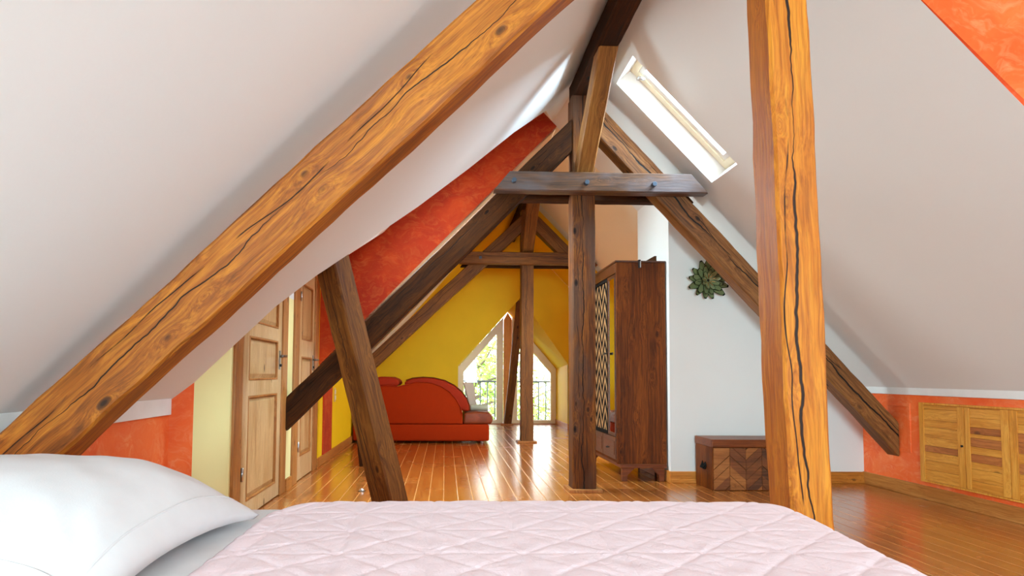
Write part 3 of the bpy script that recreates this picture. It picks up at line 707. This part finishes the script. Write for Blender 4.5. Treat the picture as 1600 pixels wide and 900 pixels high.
cup_door(3.97-O, 3.30-O, 0.045, 0.045, None, [(0.09, 'cupA'), (0.09, 'cupB'), (0.08, 'cupA')])

# ------------------------------------------------------------------ wardrobe
WX, WYY = 1.64, 6.06; WD = 0.475; WL = 1.30; WZ = 0.165; WT = 2.09
root = empty('wardrobe', (WX, WYY, 0)); tag(root, 'tall dark rosewood wardrobe with mirror and black zigzag door against the white wall', 'wardrobe')
b = MB(); b.box((0, 0, WZ), (WD, 0.03, WT)); b.box((0, WL-0.03, WZ), (WD, WL, WT)); b.box((0.015, 0.03, WZ), (WD, WL-0.03, WZ+0.03)); b.box((WD-0.02, 0.03, WZ), (WD, WL-0.03, WT-0.03))
b.box((0.02, 0.035, WZ+0.03), (0.03, WL-0.035, WT-0.04))
b.build('body', M['rosewood'], root, bevel=0.003)
b = MB(); b.box((-0.012, -0.006, WT), (WD+0.004, WL+0.006, WT+0.018)); b.build('top', M['rosewoody'], root, bevel=0.004)
b = MB(); b.box((-0.004, 0.03, WT-0.10), (0.02, WL-0.03, WT)); b.build('cornice', M['rosewoody'], root, bevel=0.003)
b = MB(); b.box((0.03, -0.012, WZ-0.038), (WD-0.005, WL+0.012, WZ)); b.build('plinth_rail', M['rosewoodx'], root, bevel=0.004)
for (fx, fy) in ((0.045, 0.0), (WD-0.115, 0.0), (0.045, WL-0.05), (WD-0.115, WL-0.05)):
    f = MB(); sgn = 1 if fx < 0.2 else -1; xo = fx if fx < 0.2 else fx+0.09
    pr = [(xo, WZ-0.038), (xo+sgn*0.125, WZ-0.038), (xo+sgn*0.10, WZ-0.06), (xo+sgn*0.055, WZ-0.105), (xo+sgn*0.05, 0.0), (xo, 0.0)]
    f.prism(pr, 1, fy, fy+0.045); f.build('leg', M['rosewoodx'], root, bevel=0.004)
def wdoor(y0, y1, kind):
    z0, z1 = 0.42, WT-0.11
    d = MB(); d.ring([(y0, z0), (y1, z0), (y1, z1), (y0, z1)], [(y0+0.03, z0+0.03), (y1-0.03, z0+0.03), (y1-0.03, z1-0.03), (y0+0.03, z1-0.03)], 0, -0.008, 0.02)
    if kind == 'zigzag': d.box((0.004, y0+0.03, z0+0.03), (0.02, y1-0.03, z1-0.03))
    do = d.build('door', M['black'] if kind == 'zigzag' else M['rosewoody'], root, bevel=0.002)
    if kind == 'mirror':
        g_ = MB(); g_.box((-0.001, y0+0.03, z0+0.03), (0.006, y1-0.03, z1-0.03)); g_.build('mirror', M['mirror'], do)
    else:
        zz = MB(); cw_ = 0.122; nc = int(round((y1-y0-0.06)/cw_)); cw_ = (y1-y0-0.06)/nc; rise = 0.19; pitch = 0.15; th = 0.062
        lo, hi = z0+0.03, z1-0.03
        for cidx in range(nc):
            ya = y0+0.03+cidx*cw_; yb = ya+cw_; up_ = cidx % 2 == 0
            k = -3
            while lo+k*pitch < hi:
                za = lo+k*pitch; A = (ya, za if up_ else za+rise); B = (yb, za+rise if up_ else za)
                pts = clip([(A[0], A[1]), (B[0], B[1]), (B[0], B[1]+th), (A[0], A[1]+th)], lo, hi)
                if pts: zz.prism(pts, 0, 0.0034, 0.0065)
                k += 1
        zz.build('zigzag_inlay', M['tan'], do)
    return do
def clip(pts, lo, hi):
    for (sgn, lim) in ((1, lo), (-1, -hi)):
        out = []
        for i in range(len(pts)):
            a, b_ = pts[i], pts[(i+1) % len(pts)]; fa = sgn*a[1]-lim; fb = sgn*b_[1]-lim
            if fa >= 0: out.append(a)
            if (fa >= 0) != (fb >= 0):
                t = fa/(fa-fb); out.append((a[0]+(b_[0]-a[0])*t, a[1]+(b_[1]-a[1])*t))
        pts = out
        if len(pts) < 3: return None
    return pts
wdoor(0.032, 0.31, 'mirror'); dz = wdoor(0.315, 0.985, 'zigzag'); wdoor(0.99, WL-0.032, 'mirror')
k = MB(); k.tube([(-0.008, 0.345, 1.22), (-0.035, 0.345, 1.22)], 0.006, 8); k.box((-0.045, 0.29, 1.208), (-0.033, 0.37, 1.232)); k.build('handle', M['darkmetal'], dz, bevel=0.003)
for (a, b_) in ((0.032, 0.52), (0.525, WL-0.032)):
    d = MB(); d.box((-0.008, a, WZ+0.035), (0.02, b_, 0.412)); do = d.build('drawer', M['rosewoody'], root, bevel=0.005)
    d = MB(); d.box((-0.012, a+0.04, WZ+0.075), (-0.006, b_-0.04, 0.372)); d.build('drawer_panel', M['rosewoody'], do, bevel=0.003)
    k = MB(); yc = (a+b_)/2; k.tube([(-0.012, yc-0.03, 0.30), (-0.034, yc-0.02, 0.295), (-0.036, yc+0.02, 0.295), (-0.012, yc+0.03, 0.30)], 0.005, 8); k.build('handle', M['darkmetal'], do)
k = MB(); k.box((0.213, -0.016, WT-0.055), (0.226, -0.002, WT+0.026), 0); k.box((0.226, -0.02, WT-0.05), (0.236, -0.004, WT+0.012), 1); k.box((0.213, -0.016, WT+0.018), (0.236, 0.04, WT+0.026), 0)
k.build('hook', [M['darkmetal'], M['metal']], root, bevel=0.002)

# ------------------------------------------------------------------ chest
CX, CY = 2.352, 5.58; CW, CD, CH = 0.88, 0.378, 0.377
root = empty('storage_chest', (CX, CY, 0)); tag(root, 'low dark wooden chest with chevron plank front standing by the white wall', 'chest')
b = MB(); b.box((0, 0.008, 0.0), (CW, CD, CH)); b.build('body', M['rosewood'], root, bevel=0.003)
b = MB(); b.box((-0.006, -0.004, CH), (CW+0.006, CD+0.002, 0.446)); b.build('lid', M['rosewoodx'], root, bevel=0.006)
cols = [M['rosewoodx']]
PL = [timber('plank_%s' % nme, *[tuple(c) for c in cc], rough=0.4, axis='X', knots=0.3) for nme, cc in
      (('amber', (srgb(176, 112, 58), srgb(148, 88, 40), srgb(96, 52, 22))), ('brown', (srgb(136, 80, 42), srgb(110, 60, 30), srgb(66, 34, 16))),
       ('dark', (srgb(108, 66, 40), srgb(84, 48, 28), srgb(48, 26, 14))), ('honey', (srgb(190, 134, 76), srgb(164, 110, 56), srgb(110, 66, 30))))]
fp = MB(); ncol = 6; cwid = (CW-0.02)/ncol; rise = 0.125; pitch = 0.088; z0, z1 = 0.008, CH-0.006
rs = random.Random(3)
for ci in range(ncol):
    xa = 0.01+ci*cwid; xb = xa+cwid-0.003; up_ = ci % 2 == 0; kk = -2
    while z0+kk*pitch < z1:
        za = z0+kk*pitch+rs.uniform(-0.004, 0.004)
        A = (xa, za if up_ else za+rise); B = (xb, za+rise if up_ else za)
        pts = clip([A, B, (B[0], B[1]+pitch-0.004), (A[0], A[1]+pitch-0.004)], z0, z1)
        if pts: fp.prism(pts, 1, -0.001-rs.uniform(0, 0.003), 0.009, rs.choice([0, 0, 1, 1, 1, 2, 0]))
        kk += 1
fp.build('plank_front', PL, root)
k = MB(); k.prism([(0.13, 0.20), (0.155, 0.235), (0.175, 0.215), (0.20, 0.215), (0.22, 0.235), (0.245, 0.20), (0.225, 0.165), (0.15, 0.165)], 0, -0.006, 0.001); 
k.tube([(-0.004, 0.15, 0.205), (-0.022, 0.158, 0.178), (-0.022, 0.217, 0.178), (-0.004, 0.225, 0.205)], 0.007, 8); k.build('handle', M['black'], root, bevel=0.002)

# ------------------------------------------------------------------ wall flower
root = empty('wall_flower', (2.478, BY-0.01, 1.905)); tag(root, 'round olive-green metal flower ornament hanging on the white wall', 'wall ornament')
def petal_mesh(L_, W_):
    mb = MB(); nu, nv_ = 14, 12
    def P(u, v, off=0):
        wdt = W_*math.sin(math.pi*min(1, (u*0.90+0.03)))**0.75*(1-0.25*u)
        x = v*wdt; z = 0.02+u*L_; y = -0.012-0.035*u*u*0.6+0.25*abs(v)**1.5*wdt*0.5*-1+off
        return (x, y, z)
    for side, off in ((0, 0.0), (1, 0.003)):
        vs = [P(i/nu, -1+2*j/nv_, off) for i in range(nu+1) for j in range(nv_+1)]
        n0 = len(mb.v); mb.v += vs
        for i in range(nu):
            for j in range(nv_):
                a = n0+i*(nv_+1)+j; f = (a, a+1, a+nv_+2, a+nv_+1)
                mb.f.append(f if side else f[::-1])
                mb.m.append(1 if (j in (0, nv_-1) or i == nu-1) else 0); mb.sm.append(True)
    me_o = mb.build('petal', [M['petal'], M['petalrim']], root, recalc=False)
    return me_o
protos = [(petal_mesh(0.185, 0.041), 13, 0.30, 0.0), (petal_mesh(0.150, 0.038), 12, 0.50, 0.022), (petal_mesh(0.10, 0.027), 9, 0.85, 0.040)]
rs = random.Random(11)
for li, (pm, cnt, tilt, lift) in enumerate(protos):
    for i in range(cnt):
        o = pm if i == 0 else pm.copy()
        if i: COL.objects.link(o); o.parent = root
        ang = 2*math.pi*(i+0.5*(li % 2))/cnt+rs.uniform(-0.07, 0.07)
        o.matrix_local = Matrix.Translation((0, -lift, 0)) @ Matrix.Rotation(ang, 4, 'Y') @ Matrix.Rotation(tilt*0.55+rs.uniform(-.05, .08), 4, 'X') @ Matrix.Scale(rs.uniform(0.9, 1.06), 4)
st = MB()
for i in range(9):
    a = 2*math.pi*i/9+0.3; st.tube([(0, -0.03, 0), (0.03*math.cos(a), -0.075, 0.03*math.sin(a)), (0.062*math.cos(a), -0.10, 0.062*math.sin(a))], [0.004, 0.003, 0.002], 6)
st.build('stamens', M['copper'], root)
st = MB(); st.tube([(0, 0.008, 0), (0, -0.03, 0), (0, -0.05, 0)], [0.04, 0.03, 0.012], 16); st.build('core', M['petalrim'], root)

# ------------------------------------------------------------------ sofa
SYN, SYF = 9.38, 10.32
root = empty('sofa', (-0.35, SYN, 0)); tag(root, 'rust-red rounded sofa with arched side before the yellow wall', 'sofa')
ox = -0.35
def sp(name, pts, ya, yb, mat, bevel, seg=4, par=root):
    b = MB(); b.prism([(x-ox, z) for x, z in pts], 1, ya, yb); o = b.build(name, mat, par, bevel=bevel, seg=seg)
    for f in o.data.polygons: f.use_smooth = True
    return o
def arc(cx, cz, rx, rz_, a0, a1, n): return [(cx+rx*math.cos(math.radians(a0+(a1-a0)*i/n)), cz+rz_*math.sin(math.radians(a0+(a1-a0)*i/n))) for i in range(n+1)]
sp('base', [(-1.325, 0.03), (0.655, 0.03), (0.655, 0.275), (-1.325, 0.275)], 0, 0.94, M['sofa'], 0.03)
arch = [(0.27, 0.278)]+[(0.262, 0.40), (0.235, 0.52), (0.17, 0.64), (0.08, 0.74), (-0.04, 0.82), (-0.18, 0.872), (-0.32, 0.89), (-0.46, 0.878), (-0.58, 0.84), (-0.68, 0.815), (-0.8, 0.83), (-1.13, 0.80), (-1.28, 0.58), (-1.32, 0.278)]
sp('side_panel', arch, 0.0, 0.12, M['sofa'], 0.02)
cush = [(0.27, 0.46), (0.372, 0.465), (0.365, 0.55), (0.325, 0.65), (0.25, 0.75), (0.14, 0.84), (0.0, 0.91), (-0.16, 0.945), (-0.32, 0.955), (-0.47, 0.94), (-0.57, 0.905), (-0.60, 0.85), (-0.4, 0.80), (0.0, 0.72)]
sp('back_cushion', cush, 0.035, 0.80, M['sofa2'], 0.035)
sp('head_cushion', [(-0.66, 0.86), (-0.69, 0.92), (-0.78, 0.955), (-0.95, 0.96), (-1.08, 0.93), (-1.13, 0.82), (-0.7, 0.82)], 0.02, 0.8, M['sofa2'], 0.035)
# piping
pp = MB(); pp.tube([(x-ox, 0.0, z+0.002) for x, z in arch[1:-1]], 0.007, 6); pp.build('piping', M['sofa2'], root)
pp = MB(); pp.tube([(x-ox, 0.045, z+0.004) for x, z in cush[1:11]], 0.007, 6); pp.build('piping', M['rosewood'], root)
sp('seat_cushion', [(0.275, 0.28), (0.69, 0.28), (0.71, 0.34), (0.705, 0.40), (0.66, 0.445), (0.50, 0.455), (0.29, 0.44)], 0.012, 0.9, M['seat'], 0.04)
for (x, y) in ((0.55, 0.05), (-1.25, 0.05), (0.55, 0.88), (-1.25, 0.88)):
    b = MB(); b.tube([(x-ox, y, 0), (x-ox, y, 0.035)], 0.02, 10); b.build('foot', M['metal'], root)
# things on the sofa
b = MB(); b.tube([(0.385, 9.60, 0.51), (0.395, 9.60, 0.51), (0.63, 9.60, 0.507), (0.65, 9.60, 0.507)], [0.036, 0.046, 0.046, 0.036], 16); o = b.build('bolster', M['bolster'], bevel=0.008)
tag(o, 'small grey-green bolster cushion lying on the sofa seat', 'cushion')
b = MB(); b.prism([(0.40, 0.456), (0.51, 0.456), (0.45, 0.86), (0.44, 0.875), (0.28, 0.87), (0.30, 0.84)], 1, 9.95, 10.25); o = b.build('upright_cushion', M['creamcloth'], bevel=0.03, seg=4)
tag(o, 'cream cushion standing upright on the far part of the sofa', 'cushion')

# ------------------------------------------------------------------ switch, socket, door stop
root = empty('light_switch', (XD, 7.95, 0.74)); tag(root, 'small cream light switch on the yellow wall beside the orange strip', 'switch')
b = MB(); b.box((0, -0.045, -0.085), (0.01, 0.045, 0.085)); b.build('plate', M['plate'], root, bevel=0.003)
b = MB(); b.box((0.01, -0.028, 0.01), (0.016, 0.028, 0.06)); b.box((0.01, -0.028, -0.06), (0.016, 0.028, -0.01)); b.build('rocker', M['plateW'], root, bevel=0.002)
root = empty('wall_socket', (2.36, YG-0.0, 0.74)); tag(root, 'small white socket on the yellow gable wall right of the window niche', 'socket')
b = MB(); b.box((-0.04, -0.012, -0.04), (0.04, 0, 0.04)); b.build('plate', M['plateW'], root, bevel=0.004)
b = MB(); b.tube([(0, -0.013, 0), (0, -0.016, 0)], 0.02, 14); b.build('socket_face', M['trim'], root)
root = empty('door_stop', (-0.70, 5.55, 0.0)); tag(root, 'small round metal door stop on the floor left of the leaning post', 'door stop')
b = MB(); b.tube([(0, 0, 0), (0, 0, 0.006), (0, 0, 0.02), (0, 0, 0.026)], [0.026, 0.026, 0.018, 0.008], 16); b.build('cap', M['metal'], root)
b = MB(); b.tube([(0, 0, 0), (0, 0, 0.004)], 0.031, 16); b.build('ring', M['darkmetal'], root)

# ------------------------------------------------------------------ bed
BZ = 0.585
root = empty('bed', (-0.2, 1.2, 0)); tag(root, 'wide bed with white sheet in the foreground under the pink quilt', 'bed')
b = MB(); b.box((-1.36, -0.93, 0.10), (1.25, 0.86, 0.30)); b.build('bed_frame', M['casing'], root, bevel=0.01)
for (x, y) in ((-1.3, -0.87), (1.18, -0.87), (-1.3, 0.80), (1.18, 0.80)):
    l_ = MB(); l_.box((x-0.035, y-0.035, 0), (x+0.035, y+0.035, 0.10)); l_.build('leg', M['casing'], root, bevel=0.006)
# mattress with wrinkled sheet
nx, ny = 130, 90
xs = np.linspace(-1.36, 1.25, nx); ys = np.linspace(-0.93, 0.87, ny)
vs = []; fs = []
for j in range(ny):
    for i in range(nx):
        x, y = xs[i], ys[j]
        n_ = noise.noise(Vector((x*2.5, y*6+x*2, 0.3)))*0.004+noise.noise(Vector((x*9, y*9, 1.3)))*0.0015
        ex = min(x-xs[0], xs[-1]-x, y-ys[0], ys[-1]-y); dz = 0 if ex > 0.05 else -(0.05-math.sqrt(max(0, 0.05**2-(0.05-ex)**2)))
        vs.append((x, y, BZ-0.005+n_+dz))
for j in range(ny-1):
    for i in range(nx-1): a = j*nx+i; fs.append((a, a+1, a+nx+1, a+nx))
mb = MB(); mb.add(vs, fs, 0, True)
per = [j*nx for j in range(ny)]
b0 = len(mb.v)
rim = [i for i in range(nx)]+[j*nx+nx-1 for j in range(1, ny)]+[(ny-1)*nx+i for i in range(nx-2, -1, -1)]+[j*nx for j in range(ny-2, 0, -1)]
low_ = [(mb.v[i][0], mb.v[i][1], 0.30) for i in rim]
mb.v += low_; n_r = len(rim)
for k_ in range(n_r):
    k2 = (k_+1) % n_r; mb.f.append((rim[k_], b0+k_, b0+k2, rim[k2])); mb.m.append(0); mb.sm.append(True)
mb.f.append(tuple(b0+k_ for k_ in range(n_r))); mb.m.append(0); mb.sm.append(False)
mb.build('mattress', M['linen'], root)

# quilt : one cloth draped over the far side and foot of the bed
def make_quilt():
    st = 0.0062
    x0, x1 = -0.515, 1.10+0.34; y0, y1 = 0.28, 2.11+0.34
    nx, ny = int((x1-x0)/st), int((y1-y0)/st)
    X, Y = np.meshgrid(np.linspace(x0, x1, nx), np.linspace(y0, y1, ny))
    # stitched lines
    def line(a, b, c, per):    # distance to the family a*x+b*y+c = k*per
        v = (a*X+b*Y+c)/per; return np.abs(v-np.round(v))*per
    P = 0.21
    wob = 0.006*np.sin(X*9+Y*5)+0.004*np.sin(X*23-Y*17)
    X_, Y_ = X, Y
    d = np.minimum(line(1, 0, 0.03, P/2), 9)
    X = X_+wob
    fam = [line(1, 0, 0.03, P), line(0, 1, 0.0, P), line(0.7071, 0.7071, 0.02, P*0.7071), line(0.7071, -0.7071, 0.02, P*0.7071),
           line(0.8944, 0.4472, 0.02, P*0.8944), line(0.4472, -0.8944, 0.05, P*0.8944)]
    X = X_
    Hh = np.zeros_like(X); dmin = np.full_like(X, 9)
    for i, f in enumerate(fam):
        k = 1.0 if i < 4 else 0.55
        Hh -= 0.0022*k*np.exp(-(f/0.0045)**2); dmin = np.minimum(dmin, f if i < 4 else f+0.01)
    Hh += 0.0017*np.clip(dmin/0.03, 0, 1)**0.6
    rn = np.random.RandomState(5)
    for k in range(26):        # small creases
        fx, fy, ph = rn.uniform(-70, 70), rn.uniform(-70, 70), rn.uniform(0, 6.3)
        Hh += 0.00018*np.sin(X*fx+Y*fy+ph+1.5*np.sin(X*fy*0.3+ph))
    Hh += 0.003*np.sin(X*3.1+1.0)*np.sin(Y*4.0+0.5)
    # drape
    ex = np.where(Y < 1.9, 1.10-0.13*(1.9-Y).clip(0, 1.2), 1.10)
    ey = 2.10; r = 0.13; ix = ex-r; iy = ey-r
    qx = np.minimum(X, ix); qy = np.minimum(Y, iy)
    dx, dy = X-qx, Y-qy; dd = np.sqrt(dx*dx+dy*dy)+1e-9
    over = np.maximum(dd-(r-0.05), 0); ux, uy = dx/dd, dy/dd
    rb = 0.05; ang = np.minimum(over/rb, math.pi/2); hor = rb*np.sin(ang); dwn = rb*(1-np.cos(ang))+np.maximum(over-rb*math.pi/2, 0)
    base = np.minimum(dd, r-0.05)
    theta = np.arctan2(dy, dx)
    fold = 0.02*np.sin(theta*9)*np.clip(dwn/0.3, 0, 1)+0.008*np.sin((X+Y)*14)*np.clip(dwn/0.3, 0, 1)
    PX = qx+ux*(base+hor+fold+Hh*np.sin(ang)); PY = qy+uy*(base+hor+fold+Hh*np.sin(ang))
    PZ = BZ+0.012-dwn+Hh*np.cos(ang)
    # hem lies thinner along the left edge
    PZ = PZ-0.008*np.exp(-((X-x0)/0.012)**2)
    PX = PX+0.16*(np.clip((Y-1.88)/0.24, 0, 1)**2)*np.exp(-((X-x0)/0.16)**2)
    V = np.stack([PX, PY, PZ], -1).reshape(-1, 3)
    idx = np.arange(nx*ny).reshape(ny, nx)
    Fq = np.stack([idx[:-1, :-1], idx[:-1, 1:], idx[1:, 1:], idx[1:, :-1]], -1).reshape(-1, 4)
    me = bpy.data.meshes.new('quilt')
    me.vertices.add(len(V)); me.vertices.foreach_set('co', V.astype(np.float32).ravel())
    me.loops.add(Fq.size); me.loops.foreach_set('vertex_index', Fq.astype(np.int32).ravel())
    me.polygons.add(len(Fq)); me.polygons.foreach_set('loop_start', np.arange(0, Fq.size, 4, dtype=np.int32))
    me.polygons.foreach_set('loop_total', np.full(len(Fq), 4, dtype=np.int32))
    me.update(calc_edges=True); me.validate()
    me.polygons.foreach_set('use_smooth', np.ones(len(Fq), dtype=bool))
    me.materials.append(M['quilt'])
    o = bpy.data.objects.new('quilt', me); COL.objects.link(o)
    s_ = o.modifiers.new('thick', 'SOLIDIFY'); s_.thickness = 0.008; s_.offset = -1
    tag(o, 'pale pink quilted bedspread with stitched triangles covering the bed', 'bedspread')
make_quilt()

# pillow
def make_pillow():
    n = 72; vs = []; fs = []
    def H(u, v, top):
        a = (1-abs(u)**2.6); b_ = (1-abs(v)**2.6); k = max(0, a*b_)
        h = (0.162 if top else 0.058)*k**(0.80 if top else 0.28)
        h += (noise.noise(Vector((u*1.7+4, v*1.7, 0.2 if top else 5)))*0.012+noise.noise(Vector((u*4, v*5+u*3, 2)))*0.003)*k**0.5
        # tension creases running out of the corners
        for cu, cv in ((1, 1), (1, -1), (-1, 1), (-1, -1)):
            dd = math.hypot(u-cu, v-cv); th = math.atan2(v-cv, u-cu)
            h += 0.0035*math.sin(th*16+cu)*math.exp(-((dd-0.45)/0.28)**2)*k**0.3
        return h
    for top in (1, 0):
        for j in range(n+1):
            for i in range(n+1):
                u, v = -1+2*i/n, -1+2*j/n
                pu = 1-0.055*(1-v*v); pv = 1-0.055*(1-u*u)
                x = u*0.40*pu; y = v*0.40*pv
                z = H(u, v, top) if top else -H(u, v, top)
                e = max(abs(u), abs(v)); z += -0.05*max(0, abs(u*v))**3
                if top and 0.90 < e < 0.95: z += 0.004
                vs.append((x, y, z))
    N = (n+1)**2
    for s_ in (0, 1):
        for j in range(n):
            for i in range(n):
                a = s_*N+j*(n+1)+i; f = (a, a+1, a+n+2, a+n+1); fs.append(f if s_ == 0 else f[::-1])
    mb = MB(); mb.add(vs, fs, 0, True)
    root = empty('pillow', (-0.945, 1.49, BZ+0.062), math.radians(-4)); tag(root, 'plump white pillow lying on the sheet at the left of the bed', 'pillow')
    o = mb.build('pillowcase', M['linen'], root, recalc=False)
    bm = bmesh.new(); bm.from_mesh(o.data); bmesh.ops.remove_doubles(bm, verts=bm.verts, dist=0.0004); bmesh.ops.recalc_face_normals(bm, faces=bm.faces); bm.to_mesh(o.data); bm.free()
    # stitched seam a hand's breadth in from the edge
    pts = []
    for t in range(161):
        q = t/160*4; s_ = int(q) % 4; f = q-int(q); e = 0.905
        u, v = [( -e+2*e*f, -e), (e, -e+2*e*f), (e-2*e*f, e), (-e, e-2*e*f)][s_]
        pu = 1-0.055*(1-v*v); pv = 1-0.055*(1-u*u)
        pts.append((u*0.40*pu, v*0.40*pv, H(u, v, 1)-0.05*abs(u*v)**3+0.0015))
    sm_ = MB(); sm_.tube(pts, 0.0028, 6); sm_.build('piped_seam', M['linen'], root)
make_pillow()

# ------------------------------------------------------------------ outside : balcony rail and trees
root = empty('balcony_railing', (1.25, YW+0.52, 0.0)); tag(root, 'grey metal balcony railing with thin uprights outside the far window', 'railing')
b = MB(); b.box((-1.3, -0.02, 0.838), (1.3, 0.02, 0.877)); b.build('handrail', M['railmetal'], root, bevel=0.006)
b = MB(); b.box((-1.3, -0.012, 0.03), (1.3, 0.012, 0.055)); b.build('bottom_rail', M['railmetal'], root, bevel=0.003)
for i in range(17):
    x = 0.60-1.25+(i-3)*0.156
    if abs(x) > 1.28: continue
    b = MB(); b.tube([(x, 0, 0.0), (x, 0, 0.85)], 0.013, 8); b.build('upright', M['railmetal'], root)
m = MB(); m.box((-0.3, YW+0.08, -0.2), (2.9, YW+0.75, -0.02)); o = m.build('balcony_slab', M['concrete'], bevel=0.01); tag(o, 'grey balcony slab outside the far window', 'balcony')
m = MB(); m.box((-40, 15, -6.2), (50, 70, -6.0)); S(m.build('ground', M['grass']))
def tree(x, y, z0, h_, r, seed, mat, label, dens=2600):
    rs = np.random.RandomState(seed); root = empty('tree', (x, y, z0)); tag(root, label, 'tree', 'garden trees outside the far window')
    t = MB(); t.tube([(0, 0, 0), (0.1, 0, h_*0.4), (-0.1, 0.1, h_*0.7), (0.05, 0, h_*0.95)], [0.16, 0.12, 0.08, 0.03], 10)
    ends = []
    for k in range(22):
        a = rs.uniform(0, 6.28); zb = h_*rs.uniform(0.25, 0.85); L_ = r*rs.uniform(0.6, 1.0)
        e = (L_*math.cos(a), L_*math.sin(a), zb+L_*rs.uniform(0.2, 0.6)); mid = (e[0]*0.5, e[1]*0.5, zb+(e[2]-zb)*0.35)
        t.tube([(0, 0, zb), mid, e], [0.05, 0.032, 0.012], 6); ends += [e, mid, (e[0]*.8, e[1]*.8, (mid[2]+e[2])/2)]
    t.build('trunk', M['bark'], root)
    n = dens; c = np.array(ends)[rs.randint(0, len(ends), n)]+rs.normal(0, 0.34, (n, 3))
    vs = []; fs = []
    for i in range(n):
        p_ = Vector(c[i]); a = Vector(rs.normal(0, 1, 3)).normalized(); b_ = a.orthogonal().normalized(); s_ = rs.uniform(0.055, 0.12)
        q = len(vs); nn = a.cross(b_)*s_*0.12
        vs += [p_-a*s_, p_-b_*s_*0.45+nn, p_+a*s_, p_+b_*s_*0.45+nn]; fs.append((q, q+1, q+2, q+3))
    l_ = MB(); l_.add(vs, fs); l_.build('foliage', mat, root, recalc=False)
tree(0.9, 19.0, -6, 8.6, 2.0, 1, M['leafA'], 'fresh green tree behind the left leaf of the far window')
tree(3.6, 18.5, -6, 7.2, 1.9, 2, M['leafA'], 'low green tree behind the right leaf of the far window')
tree(2.4, 23.0, -6, 10.2, 2.6, 3, M['leafB'], 'pale tree farther off, between the two nearer trees')
